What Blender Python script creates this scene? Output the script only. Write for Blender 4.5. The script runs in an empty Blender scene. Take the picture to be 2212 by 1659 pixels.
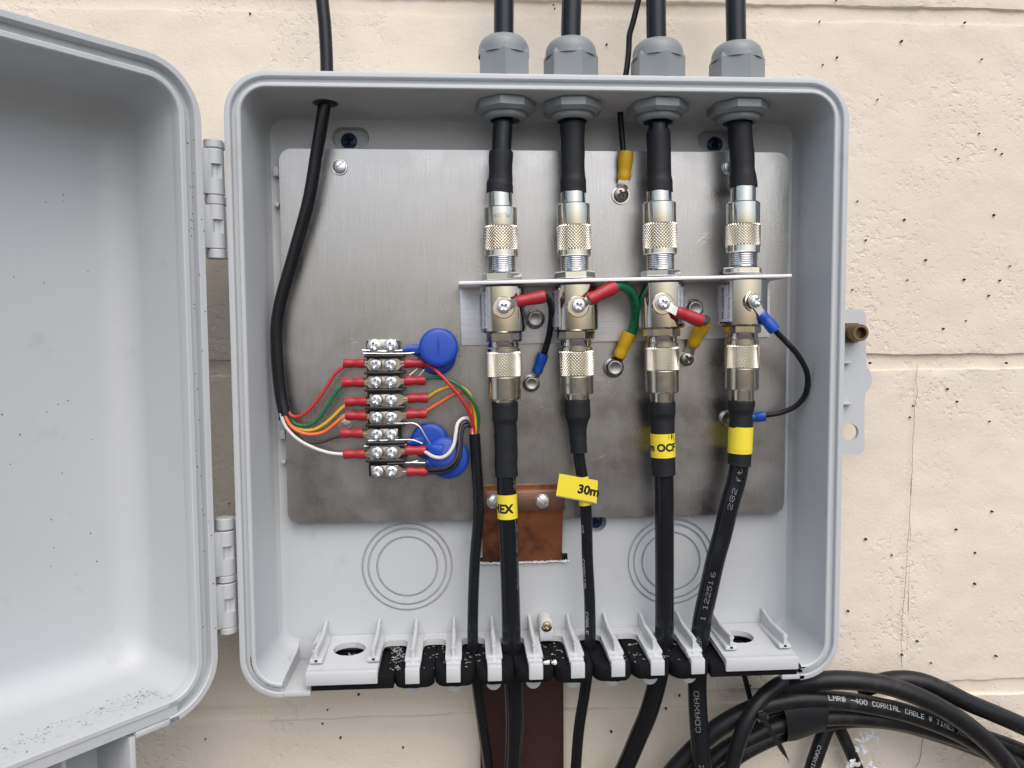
import bpy, bmesh, math, random
import numpy as np
from mathutils import Vector, Matrix, noise
from mathutils.geometry import tessellate_polygon
random.seed(7); rng = np.random.default_rng(7)
scene = bpy.context.scene
COL = scene.collection

# ------------------------------------------------------------------ camera
# all lengths below are millimetres; X right, Y into the wall, Z up; the metal plate's face is Y = 0
Z0 = 1.35                                     # the camera stands about 1.35 m above the ground
FPX, CX, CY = 1661.0, 1106.0, 829.5           # focal length and centre of a 2212 px wide picture
YAW, PITCH, ROLL = 0.0617320785, 0.0618936996, -0.00691912542
CAM = np.array([0.0, -422.1, 0.0])
FW = np.array([math.sin(YAW)*math.cos(PITCH), math.cos(YAW)*math.cos(PITCH), -math.sin(PITCH)])
_r = np.cross(FW, [0, 0, 1.0]); _r /= np.linalg.norm(_r); _u = np.cross(_r, FW)
RT = _r*math.cos(ROLL) + _u*math.sin(ROLL); UP = -_r*math.sin(ROLL) + _u*math.cos(ROLL)
cam_data = bpy.data.cameras.new('camera'); cam = bpy.data.objects.new('camera', cam_data); COL.objects.link(cam)
cam.matrix_world = Matrix(((RT[0], UP[0], -FW[0], CAM[0]*.001), (RT[1], UP[1], -FW[1], CAM[1]*.001),
                           (RT[2], UP[2], -FW[2], CAM[2]*.001 + Z0), (0, 0, 0, 1)))
cam_data.sensor_width = 36; cam_data.lens = 36*FPX/2212; cam_data.clip_start = .01; cam_data.clip_end = 500
scene.camera = cam
scene.render.resolution_x, scene.render.resolution_y = 1024, 768

# ------------------------------------------------------------------ sky, soft overcast sun, exposure
SUN_EL, SUN_AZ = math.radians(52), math.radians(166)
world = bpy.data.worlds.new('World'); scene.world = world; world.use_nodes = True
wn = world.node_tree
sky = wn.nodes.new('ShaderNodeTexSky'); sky.sky_type = 'NISHITA'; sky.sun_disc = False
sky.sun_elevation = SUN_EL; sky.sun_rotation = SUN_AZ; sky.dust_density = 3.6; sky.air_density = 1.0; sky.ozone_density = 1.0
bg = wn.nodes['Background']; bg.inputs['Strength'].default_value = 0.145
wn.links.new(sky.outputs[0], bg.inputs['Color'])
sun_data = bpy.data.lights.new('sun', 'SUN'); sun = bpy.data.objects.new('sun', sun_data); COL.objects.link(sun)
sun_data.energy = 1.1; sun_data.angle = math.radians(80); sun_data.color = (1.0, .965, .92)
sd = Vector((math.sin(SUN_AZ)*math.cos(SUN_EL), math.cos(SUN_AZ)*math.cos(SUN_EL), math.sin(SUN_EL)))
sun.rotation_euler = sd.to_track_quat('Z', 'Y').to_euler(); sun.location = (0, -3, 4)
vs = scene.view_settings
vs.view_transform = 'Standard'; vs.look = 'None'; vs.gamma = 1.0; vs.use_curve_mapping = False; vs.exposure = 0.30
scene.cycles.use_denoising = True
scene.cycles.max_bounces = 8

# ------------------------------------------------------------------ geometry helpers
def A(*p): return np.array(p, float)
def P(u, v, h):
    """the point of the place seen at picture position (u, v), h mm in front of the metal plate"""
    d = FW*FPX + RT*(u - CX) - UP*(v - CY)
    return CAM + d*((-h - CAM[1])/d[1])
def unit(v): v = np.asarray(v, float); return v/np.linalg.norm(v)

class MB:
    def __init__(s): s.V = []; s.F = []
    def add(s, V, F):
        k = len(s.V); s.V += [np.asarray(v, float) for v in V]; s.F += [[i + k for i in f] for f in F]; return s
    def lathe(s, p0, ax, prof, n=32, rot=0.0, caps=True, a0=None, a1=None, ref=None):
        ax = unit(ax); p0 = np.asarray(p0, float)
        r0 = A(0, -1, 0) if ref is None else np.asarray(ref, float)
        if abs(r0 @ ax) > .95: r0 = A(0, 0, 1)
        e1 = unit(r0 - ax*(r0 @ ax)); e2 = np.cross(ax, e1)
        full = a0 is None; m = n if full else n + 1
        V = []
        for t, r in prof:
            for i in range(m):
                a = rot + 2*math.pi*i/n if full else a0 + (a1 - a0)*i/n
                V.append(p0 + ax*t + (e1*math.cos(a) + e2*math.sin(a))*r)
        F = []
        for j in range(len(prof) - 1):
            for i in range(n):
                b = (i + 1) % m
                F.append([j*m + i, j*m + b, (j + 1)*m + b, (j + 1)*m + i])
        if caps and full:
            F.append(list(range(n))[::-1]); F.append([(len(prof) - 1)*n + i for i in range(n)])
        return s.add(V, F)
    def tube(s, pts, r, n=14, caps=True, flat=1.0):
        pts = [np.asarray(p, float) for p in pts]; m = len(pts)
        rr = [r]*m if np.isscalar(r) else list(r)
        tang = [unit(pts[min(i + 1, m - 1)] - pts[max(i - 1, 0)]) for i in range(m)]
        e1 = A(0, -1, 0); V = []
        for i in range(m):
            t = tang[i]; e1 = e1 - t*(e1 @ t)
            e1 = unit(e1) if np.linalg.norm(e1) > 1e-6 else unit(np.cross(t, A(1, 0, 0.3)))
            e2 = np.cross(t, e1)
            for k in range(n):
                a = 2*math.pi*k/n
                V.append(pts[i] + (e1*math.cos(a)*flat + e2*math.sin(a))*rr[i])
        F = [[j*n + i, j*n + (i + 1) % n, (j + 1)*n + (i + 1) % n, (j + 1)*n + i] for j in range(m - 1) for i in range(n)]
        if caps: F.append(list(range(n))[::-1]); F.append([(m - 1)*n + i for i in range(n)])
        return s.add(V, F)
    def box(s, c, size, ex=(1, 0, 0), ey=(0, 1, 0), bev=0.0, seg=2):
        ex = unit(ex); ey = np.asarray(ey, float); ey = unit(ey - ex*(ey @ ex)); ez = np.cross(ex, ey)
        bm = bmesh.new(); bmesh.ops.create_cube(bm, size=1.0)
        for v in bm.verts: v.co = Vector((v.co.x*size[0], v.co.y*size[1], v.co.z*size[2]))
        if bev > 0: bmesh.ops.bevel(bm, geom=list(bm.edges), offset=bev, segments=seg, affect='EDGES', profile=.5)
        bm.verts.index_update()
        V = [np.asarray(c, float) + ex*v.co.x + ey*v.co.y + ez*v.co.z for v in bm.verts]
        F = [[v.index for v in f.verts] for f in bm.faces]; bm.free()
        return s.add(V, F)
    def prism(s, loops, fn, z0, z1):
        """loops: outer then holes, 2D; fn(x, y, z) -> point"""
        flat = [p for l in loops for p in l]; n = len(flat)
        tri = tessellate_polygon([[Vector((p[0], p[1], 0)) for p in l] for l in loops])
        V = [fn(p[0], p[1], z0) for p in flat] + [fn(p[0], p[1], z1) for p in flat]
        F = [list(t) for t in tri] + [[i + n for i in t][::-1] for t in tri]
        k = 0
        for l in loops:
            m = len(l)
            F += [[k + i, k + (i + 1) % m, n + k + (i + 1) % m, n + k + i] for i in range(m)]
            k += m
        return s.add(V, F)
    def ribbon(s, pts, w, th, nrm):
        pts = [np.asarray(p, float) for p in pts]; m = len(pts); ww = [w]*m if np.isscalar(w) else w
        V = []
        for i in range(m):
            t = unit(pts[min(i + 1, m - 1)] - pts[max(i - 1, 0)])
            nn = np.asarray(nrm, float); nn = unit(nn - t*(nn @ t)); sd_ = np.cross(t, nn)
            for a, b in ((-1, 0), (1, 0), (1, 1), (-1, 1)): V.append(pts[i] + sd_*a*ww[i]/2 + nn*b*th)
        F = [[j*4 + i, j*4 + (i + 1) % 4, j*4 + 4 + (i + 1) % 4, j*4 + 4 + i] for j in range(m - 1) for i in range(4)]
        F += [[3, 2, 1, 0], [m*4 - 4, m*4 - 3, m*4 - 2, m*4 - 1]]
        return s.add(V, F)

def curve(keys, k=10):
    """smooth curve (centripetal Catmull-Rom) through 3D points"""
    p = [np.asarray(q, float) for q in keys]
    p = [2*p[0] - p[1]] + p + [2*p[-1] - p[-2]]; out = []
    for i in range(1, len(p) - 2):
        a, b, c, d = p[i - 1:i + 3]
        t0 = 0; t1 = t0 + max(np.linalg.norm(b - a), 1e-6)**.5; t2 = t1 + max(np.linalg.norm(c - b), 1e-6)**.5; t3 = t2 + max(np.linalg.norm(d - c), 1e-6)**.5
        for j in range(k):
            t = t1 + (t2 - t1)*j/k
            a1 = (t1 - t)/(t1 - t0)*a + (t - t0)/(t1 - t0)*b; a2 = (t2 - t)/(t2 - t1)*b + (t - t1)/(t2 - t1)*c; a3 = (t3 - t)/(t3 - t2)*c + (t - t2)/(t3 - t2)*d
            b1 = (t2 - t)/(t2 - t0)*a1 + (t - t0)/(t2 - t0)*a2; b2 = (t3 - t)/(t3 - t1)*a2 + (t - t1)/(t3 - t1)*a3
            out.append((t2 - t)/(t2 - t1)*b1 + (t - t1)/(t2 - t1)*b2)
    out.append(p[-2]); return out
def upath(keys, k=10): return curve([P(*q) for q in keys], k)

ORG = {}
def make_mesh(mb, org, mat, ang=35):
    me = bpy.data.meshes.new('mesh')
    V = (np.array(mb.V) - org)*.001
    me.from_pydata(V.tolist(), [], mb.F)
    bm = bmesh.new(); bm.from_mesh(me); bmesh.ops.recalc_face_normals(bm, faces=bm.faces); bm.to_mesh(me); bm.free()
    if ang:
        for p in me.polygons: p.use_smooth = True
        me.set_sharp_from_angle(angle=math.radians(ang))
    me.materials.append(mat); return me
def tag(o, label=None, cat=None, group=None, kind=None):
    if label: o['label'] = label
    if cat: o['category'] = cat
    if group: o['group'] = group
    if kind: o['kind'] = kind
    return o
def wloc(org): return (org[0]*.001, org[1]*.001, org[2]*.001 + Z0)
def thing(name, label, cat, org, group=None, kind=None):
    o = bpy.data.objects.new(name, None); o.empty_display_size = .01; COL.objects.link(o)
    org = np.asarray(org, float); o.location = wloc(org); ORG[o.name] = org
    return tag(o, label, cat, group, kind)
def part(parent, name, mb, mat, label=None, ang=35, kind=None):
    org = ORG[parent.name]; me = make_mesh(mb, org, mat, ang); me.name = name
    o = bpy.data.objects.new(name, me); COL.objects.link(o); o.parent = parent; ORG[o.name] = org
    return tag(o, label, kind=kind)
def solo(name, label, cat, mb, mat, org=None, group=None, kind=None, ang=35):
    V = np.array(mb.V)
    if org is None: org = A(V[:, 0].mean(), V[:, 1].mean(), V[:, 2].min())
    org = np.asarray(org, float); me = make_mesh(mb, org, mat, ang); me.name = name
    o = bpy.data.objects.new(name, me); COL.objects.link(o); o.location = wloc(org); ORG[o.name] = org
    return tag(o, label, cat, group, kind)

# ------------------------------------------------------------------ materials
def mat(name, col, rough=.5, metal=0.0, var=.0, vscale=60, bump=0.0, bscale=400, bvec=None, coat=0.0, spec=.5, dirt=None, rvar=0.0, bdist=.0006):
    m = bpy.data.materials.new(name); m.use_nodes = True; nt = m.node_tree; N = nt.nodes; L = nt.links
    b = N['Principled BSDF']; b.inputs['Roughness'].default_value = rough; b.inputs['Metallic'].default_value = metal
    b.inputs['Specular IOR Level'].default_value = spec; b.inputs['Coat Weight'].default_value = coat
    b.inputs['Base Color'].default_value = (*col, 1)
    tc = N.new('ShaderNodeTexCoord'); src = tc.outputs['Object']
    colsock = None
    if var:
        nz = N.new('ShaderNodeTexNoise'); nz.inputs['Scale'].default_value = vscale; nz.inputs['Detail'].default_value = 6; L.new(src, nz.inputs['Vector'])
        mx = N.new('ShaderNodeMix'); mx.data_type = 'RGBA'
        mx.inputs['A'].default_value = (*[c*(1 - var) for c in col], 1); mx.inputs['B'].default_value = (*[min(1, c*(1 + var)) for c in col], 1)
        L.new(nz.outputs['Fac'], mx.inputs['Factor']); colsock = mx.outputs['Result']
    if dirt:
        dcol, dscale, lo, hi = dirt
        nz = N.new('ShaderNodeTexNoise'); nz.inputs['Scale'].default_value = dscale; nz.inputs['Detail'].default_value = 8; nz.inputs['Roughness'].default_value = .65; L.new(src, nz.inputs['Vector'])
        mr = N.new('ShaderNodeMapRange'); mr.inputs['From Min'].default_value = lo; mr.inputs['From Max'].default_value = hi; L.new(nz.outputs['Fac'], mr.inputs['Value'])
        mx = N.new('ShaderNodeMix'); mx.data_type = 'RGBA'; mx.inputs['B'].default_value = (*dcol, 1)
        if colsock: L.new(colsock, mx.inputs['A'])
        else: mx.inputs['A'].default_value = (*col, 1)
        L.new(mr.outputs['Result'], mx.inputs['Factor']); colsock = mx.outputs['Result']
    if colsock: L.new(colsock, b.inputs['Base Color'])
    if rvar:
        nz = N.new('ShaderNodeTexNoise'); nz.inputs['Scale'].default_value = vscale*2.3; nz.inputs['Detail'].default_value = 5; L.new(src, nz.inputs['Vector'])
        mr = N.new('ShaderNodeMapRange'); mr.inputs['To Min'].default_value = max(0.02, rough - rvar); mr.inputs['To Max'].default_value = rough + rvar
        L.new(nz.outputs['Fac'], mr.inputs['Value']); L.new(mr.outputs['Result'], b.inputs['Roughness'])
    if bump:
        nz = N.new('ShaderNodeTexNoise'); nz.inputs['Scale'].default_value = bscale; nz.inputs['Detail'].default_value = 4
        if bvec:
            mp = N.new('ShaderNodeMapping'); mp.inputs['Scale'].default_value = bvec; L.new(src, mp.inputs['Vector']); L.new(mp.outputs[0], nz.inputs['Vector'])
        else: L.new(src, nz.inputs['Vector'])
        bp = N.new('ShaderNodeBump'); bp.inputs['Strength'].default_value = bump; bp.inputs['Distance'].default_value = bdist
        L.new(nz.outputs['Fac'], bp.inputs['Height']); L.new(bp.outputs[0], b.inputs['Normal'])
    return m

M = {}
M['plastic'] = mat('grey_box_plastic', (.515, .545, .565), .44, var=.06, vscale=14, bump=.12, bscale=900, rvar=.09, dirt=((.37, .365, .35), 38, .60, .9))
M['plastic2'] = mat('pale_comb_plastic', (.565, .59, .605), .45, var=.04, vscale=60, dirt=((.36, .34, .31), 220, .60, .85))
M['gland'] = mat('gland_grey_nylon', (.235, .262, .272), .38, var=.06, vscale=90, rvar=.08)
M['cable'] = mat('black_cable_jacket', (.009, .0105, .0135), .24, spec=.38, var=.25, vscale=120, rvar=.1, bump=.05, bscale=300)
M['cable_old'] = mat('weathered_cable_jacket', (.010, .011, .013), .40, spec=.34, var=.35, vscale=70, rvar=.12, dirt=((.06, .055, .05), 90, .55, .85))
M['shrink'] = mat('heat_shrink', (.012, .014, .017), .55, spec=.35, var=.2, vscale=150, bump=.1, bscale=350)
M['foam'] = mat('black_foam', (.008, .008, .0095), .95, bump=.5, bscale=1500, spec=.15, dirt=((.09, .09, .09), 900, .66, .8))
M['nickel'] = mat('nickel_plate', (.70, .70, .69), .085, 1.0, var=.08, vscale=90, rvar=.04, dirt=((.48, .42, .34), 200, .60, .85))
M['silver'] = mat('yellowed_silver_plate', (.735, .715, .65), .16, 1.0, var=.10, vscale=140, rvar=.07, dirt=((.45, .36, .24), 170, .58, .85))
M['knurl'] = mat('knurled_silver', (.76, .73, .64), .16, 1.0, var=.12, vscale=200)
M['zinc'] = mat('zinc_screw', (.82, .84, .85), .36, 1.0, var=.08, vscale=300)
M['steel'] = mat('dull_steel', (.33, .33, .32), .34, 1.0, var=.2, vscale=300, rvar=.1)
M['tin'] = mat('tinned_terminal', (.62, .57, .50), .3, 1.0, var=.12, vscale=250)
M['brass'] = mat('tarnished_brass', (.21, .155, .085), .5, 1.0, var=.25, vscale=250, rvar=.1)
M['brassrew'] = mat('brassy_screw', (.45, .36, .24), .28, 1.0, var=.2, vscale=400)
M['copper'] = mat('darkened_copper', (.46, .18, .085), .3, .8, var=.35, vscale=35, rvar=.1, dirt=((.10, .05, .04), 60, .48, .72))
M['copper_dark'] = mat('brown_copper', (.075, .036, .031), .5, .45, var=.25, vscale=30, dirt=((.05, .03, .03), 160, .55, .8))
M['copper_bar'] = mat('copper_clamp_bar', (.26, .15, .115), .42, .9, var=.2, vscale=40, bump=.15, bscale=1, bvec=(60, 60, 2200))
M['strand'] = mat('copper_strands', (.42, .2, .1), .35, 1.0)
M['red'] = mat('red_vinyl', (.40, .018, .03), .38, var=.2, vscale=140)
M['blue'] = mat('blue_vinyl', (.008, .075, .42), .36, var=.15, vscale=140)
M['yellow'] = mat('yellow_vinyl', (.70, .43, .015), .38, var=.1, vscale=140)
M['varistor'] = mat('blue_epoxy', (.008, .062, .42), .42, coat=.05, bump=.2, bscale=120)
M['tape'] = mat('yellow_label_tape', (.86, .72, .045), .42, var=.03, vscale=90)
M['ink'] = mat('black_ink', (.01, .01, .01), .5)
M['wink'] = mat('white_cable_print', (.62, .64, .66), .6)
M['label'] = mat('grey_paper_label', (.50, .53, .58), .4)
M['strip'] = mat('black_phenolic', (.014, .014, .016), .35)
M['wred'] = mat('red_wire', (.52, .028, .03), .33)
M['wgreen'] = mat('green_wire', (.006, .15, .062), .33)
M['wgreen2'] = mat('green_ground_wire', (.006, .17, .075), .35)
M['wyellow'] = mat('yellow_wire', (.68, .42, .035), .33)
M['worange'] = mat('orange_wire', (.78, .155, .035), .33)
M['wbrown'] = mat('brown_wire', (.045, .032, .028), .35)
M['wwhite'] = mat('white_wire', (.72, .70, .66), .35)
M['wblue'] = mat('dark_blue_wire', (.012, .02, .06), .35)
M['wgrey'] = mat('grey_wire', (.06, .065, .075), .45)
M['anchor'] = mat('blue_coated_screw', (.012, .03, .075), .32, .35)
M['shaving'] = mat('white_shavings', (.78, .79, .80), .5)
M['foil'] = mat('bright_shavings', (.75, .75, .76), .25, .8)
M['dirt'] = mat('dark_dirt', (.035, .028, .024), .9)
M['grit'] = mat('brown_grit', (.15, .125, .105), .9, var=.5, vscale=300)
M['speck'] = mat('black_speck', (.008, .007, .007), .6)
M['alu'] = mat('mill_aluminium', (.86, .86, .88), .4, .35, var=.05, vscale=40, bump=.35, bscale=1, bvec=(30, 30, 2600), rvar=.08)
M['ground'] = mat('ground_dirt', (.085, .067, .055), .95, var=.3, vscale=6)

def wall_material():
    m = bpy.data.materials.new('painted_block'); m.use_nodes = True; nt = m.node_tree; N = nt.nodes; L = nt.links
    b = N['Principled BSDF']; b.inputs['Roughness'].default_value = .72; b.inputs['Specular IOR Level'].default_value = .3
    g = N.new('ShaderNodeNewGeometry'); pos = g.outputs['Position']
    def nz(scale, detail=5, rough=.55, vec=None):
        n = N.new('ShaderNodeTexNoise'); n.inputs['Scale'].default_value = scale; n.inputs['Detail'].default_value = detail; n.inputs['Roughness'].default_value = rough
        L.new(vec or pos, n.inputs['Vector']); return n.outputs['Fac']
    def rng_(s, a, b_, c=0.0, d=1.0):
        r = N.new('ShaderNodeMapRange'); r.inputs['From Min'].default_value = a; r.inputs['From Max'].default_value = b_; r.inputs['To Min'].default_value = c; r.inputs['To Max'].default_value = d
        L.new(s, r.inputs['Value']); return r.outputs['Result']
    def math_(op, a, b_):
        n = N.new('ShaderNodeMath'); n.operation = op
        for i, x in enumerate((a, b_)):
            if isinstance(x, (int, float)): n.inputs[i].default_value = x
            else: L.new(x, n.inputs[i])
        return n.outputs[0]
    # colour: cream paint, faintly mottled, a little greyer in the pits
    mx = N.new('ShaderNodeMix'); mx.data_type = 'RGBA'; mx.inputs['A'].default_value = (.735, .66, .553, 1); mx.inputs['B'].default_value = (.785, .72, .618, 1)
    L.new(rng_(nz(7, 8, .62), .3, .7), mx.inputs['Factor'])
    L.new(mx.outputs['Result'], b.inputs['Base Color'])
    # relief: soft lumps, fine sand, and pits gathered in patches
    patch = rng_(nz(16, 3), .42, .62)
    pits = math_('MULTIPLY', rng_(nz(300, 3, .5), .56, .68), math_('ADD', math_('MULTIPLY', patch, .9), .1))
    pits2 = math_('MULTIPLY', rng_(nz(130, 4, .6), .58, .72), patch)
    smooth_ = math_('MULTIPLY', nz(90, 4), .55)
    sand = math_('MULTIPLY', nz(650, 3), .22)
    hgt = math_('SUBTRACT', math_('ADD', smooth_, sand), math_('ADD', math_('MULTIPLY', pits, .55), math_('MULTIPLY', pits2, .55)))
    bp = N.new('ShaderNodeBump'); bp.inputs['Strength'].default_value = .55; bp.inputs['Distance'].default_value = .0014
    L.new(hgt, bp.inputs['Height']); L.new(bp.outputs[0], b.inputs['Normal'])
    return m
M['wall'] = wall_material()

def plate_material():
    m = bpy.data.materials.new('brushed_plate'); m.use_nodes = True; nt = m.node_tree; N = nt.nodes; L = nt.links
    b = N['Principled BSDF']; b.inputs['Metallic'].default_value = .97
    tc = N.new('ShaderNodeTexCoord'); src = tc.outputs['Object']
    def nz(scale, vec=None, detail=4, rough=.55):
        n = N.new('ShaderNodeTexNoise'); n.inputs['Scale'].default_value = scale; n.inputs['Detail'].default_value = detail; n.inputs['Roughness'].default_value = rough
        if vec:
            mp = N.new('ShaderNodeMapping'); mp.inputs['Scale'].default_value = vec; L.new(src, mp.inputs['Vector']); L.new(mp.outputs[0], n.inputs['Vector'])
        else: L.new(src, n.inputs['Vector'])
        return n.outputs['Fac']
    def rng_(s, a, b_, c=0.0, d=1.0):
        r = N.new('ShaderNodeMapRange'); r.inputs['From Min'].default_value = a; r.inputs['From Max'].default_value = b_; r.inputs['To Min'].default_value = c; r.inputs['To Max'].default_value = d
        L.new(s, r.inputs['Value']); return r.outputs['Result']
    mx = N.new('ShaderNodeMix'); mx.data_type = 'RGBA'; mx.inputs['A'].default_value = (.35, .345, .34, 1); mx.inputs['B'].default_value = (.49, .485, .48, 1)
    L.new(nz(1, (1500, 1, 45)), mx.inputs['Factor'])
    # chalky oxide bloom
    m2 = N.new('ShaderNodeMix'); m2.data_type = 'RGBA'; m2.inputs['B'].default_value = (.70, .71, .70, 1); L.new(mx.outputs['Result'], m2.inputs['A'])
    mul = N.new('ShaderNodeMath'); mul.operation = 'MULTIPLY'
    L.new(rng_(nz(17, None, 4), .46, .66), mul.inputs[0]); L.new(rng_(nz(700, None, 6, .75), .52, .74, 0, .6), mul.inputs[1])
    L.new(mul.outputs[0], m2.inputs['Factor']); L.new(m2.outputs['Result'], b.inputs['Base Color'])
    L.new(rng_(nz(26, None, 7, .65), .32, .68, .19, .42), b.inputs['Roughness'])
    bp = N.new('ShaderNodeBump'); bp.inputs['Strength'].default_value = .22; bp.inputs['Distance'].default_value = .0002
    L.new(nz(1, (3000, 1, 60)), bp.inputs['Height']); L.new(bp.outputs[0], b.inputs['Normal'])
    return m
M['plate'] = plate_material()

# ------------------------------------------------------------------ lettering
def text_geo(s, size, bold=0.0, sub=True):
    """flat letters (mm): vertices and faces in the XY plane, baseline at y = 0, centred on x = 0"""
    cu = bpy.data.curves.new('txt', 'FONT'); cu.body = s; cu.size = size; cu.offset = bold*size; cu.resolution_u = 3; cu.align_x = 'CENTER'
    ob = bpy.data.objects.new('txt', cu); COL.objects.link(ob)
    dg = bpy.context.evaluated_depsgraph_get(); me = bpy.data.meshes.new_from_object(ob.evaluated_get(dg))
    bm = bmesh.new(); bm.from_mesh(me); bmesh.ops.remove_doubles(bm, verts=bm.verts, dist=1e-4)
    if sub:
        for k in range(3):
            e = [e_ for e_ in bm.edges if e_.calc_length() > size*.22]
            if e: bmesh.ops.subdivide_edges(bm, edges=e, cuts=1); bmesh.ops.triangulate(bm, faces=bm.faces)
    bm.verts.index_update(); V = [(v.co.x, v.co.y) for v in bm.verts]; F = [[v.index for v in f.verts] for f in bm.faces]
    bm.free(); bpy.data.objects.remove(ob); bpy.data.curves.remove(cu); bpy.data.meshes.remove(me)
    return V, F
DOT = {'A':'01110 10001 10001 11111 10001 10001 10001','B':'11110 10001 10001 11110 10001 10001 11110','C':'01110 10001 10000 10000 10000 10001 01110','D':'11110 10001 10001 10001 10001 10001 11110',
'E':'11111 10000 10000 11110 10000 10000 11111','F':'11111 10000 10000 11110 10000 10000 10000','I':'01110 00100 00100 00100 00100 00100 01110','L':'10000 10000 10000 10000 10000 10000 11111',
'M':'10001 11011 10101 10101 10001 10001 10001','O':'01110 10001 10001 10001 10001 10001 01110','R':'11110 10001 10001 11110 10100 10010 10001','S':'01111 10000 10000 01110 00001 00001 11110',
'T':'11111 00100 00100 00100 00100 00100 00100','V':'10001 10001 10001 10001 10001 01010 00100','W':'10001 10001 10001 10101 10101 11011 10001','X':'10001 10001 01010 00100 01010 10001 10001',
'0':'01110 10001 10001 10001 10001 10001 01110','1':'00100 01100 00100 00100 00100 00100 01110','2':'01110 10001 00001 00110 01000 10000 11111','4':'00010 00110 01010 10010 11111 00010 00010',
'5':'11111 10000 11110 00001 00001 10001 01110','6':'01110 10000 10000 11110 10001 10001 01110','8':'01110 10001 10001 01110 10001 10001 01110','f':'00110 01000 01000 11100 01000 01000 01000',
't':'01000 01000 11100 01000 01000 01001 00110','-':'00000 00000 00000 11111 00000 00000 00000',' ':'00000 '*7,'@':'01110 10001 11101 10111 11101 10101 01110','#':'11011 01010 11011 00100 11111 00100 00100','Z':'11111 00001 00010 00100 01000 10000 11111'}
def arc_table(pts):
    s = [0.0]
    for a, b in zip(pts[:-1], pts[1:]): s.append(s[-1] + float(np.linalg.norm(b - a)))
    return s
def cable_print(pts, r, text, s0, height, wide, tilt=0.0, flip=False, dot=.86, top=1, mb=None):
    """dot-matrix print on a cable: runs along pts from arc length s0; the letters' tops point to side `top`"""
    mb = mb or MB(); S = arc_table(pts); px = height/7; pw = wide/6
    def at(s):
        i = int(np.clip(np.searchsorted(S, s) - 1, 0, len(S) - 2)); f = (s - S[i])/max(S[i + 1] - S[i], 1e-9)
        return pts[i] + (pts[i + 1] - pts[i])*f, unit(pts[i + 1] - pts[i])
    for ci, ch in enumerate(text):
        rows = DOT[ch].split()
        for ry, row in enumerate(rows if ch != ' ' else []):
            for cx_, bit in enumerate(row):
                if bit != '1': continue
                s = s0 + (ci*6 + cx_)*pw; y = (3 - ry)*px
                q = []
                for ds, dy in ((-.5, -.5), (.5, -.5), (.5, .5), (-.5, .5)):
                    c, t = at(s + ds*pw*dot); fr = CAM - c; fr = unit(fr - t*(fr @ t)); sd_ = np.cross(t, fr)*top
                    a = tilt + (y + dy*px*dot)/r
                    q.append(c + (fr*math.cos(a) + sd_*math.sin(a))*(r + .06))
                mb.add(q, [[0, 1, 2, 3]])
    return mb
def wrap_patch(p0, ax, r, a0, a1, t0, t1, n=16, th=.12):
    """thin sticker on a cylinder: angle measured from the side that faces the camera, positive to the right"""
    ax = unit(ax); e1 = CAM - p0; e1 = unit(e1 - ax*(e1 @ ax)); e2 = np.cross(ax, e1) if ax[2] > 0 else np.cross(e1, ax)
    mb = MB(); V = []
    for rr in (r, r + th):
        for i in range(n + 1):
            a = a0 + (a1 - a0)*i/n
            for t in (t0, t1): V.append(p0 + ax*t + (e1*math.cos(a) + e2*math.sin(a))*rr)
    k = 2*(n + 1); F = []
    for o_ in (0, k):
        F += [[o_ + 2*i, o_ + 2*i + 1, o_ + 2*i + 3, o_ + 2*i + 2] for i in range(n)]
    for i in range(n):
        F += [[2*i, 2*i + 2, k + 2*i + 2, k + 2*i], [2*i + 1, 2*i + 3, k + 2*i + 3, k + 2*i + 1]]
    F += [[0, 1, k + 1, k], [2*n, 2*n + 1, k + 2*n + 1, k + 2*n]]
    return mb.add(V, F)
def wrap_text(p0, ax, r, geo, aoff, toff, mode='around', amin=-9, amax=9):
    ax = unit(ax); ax = ax if ax[2] > 0 else -ax
    e1 = CAM - p0; e1 = unit(e1 - ax*(e1 @ ax)); e2 = np.cross(ax, e1); V, F = geo; out = []; ang = []
    for x, y in V:
        if mode == 'around': a, t = aoff + x/r, toff + y
        elif mode == 'up': a, t = aoff - y/r, toff + x
        else: a, t = aoff + y/r, toff - x
        ang.append(a); out.append(p0 + ax*t + (e1*math.cos(a) + e2*math.sin(a))*r)
    F = [f for f in F if all(amin <= ang[i] <= amax for i in f)]
    return MB().add(out, F)

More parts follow.
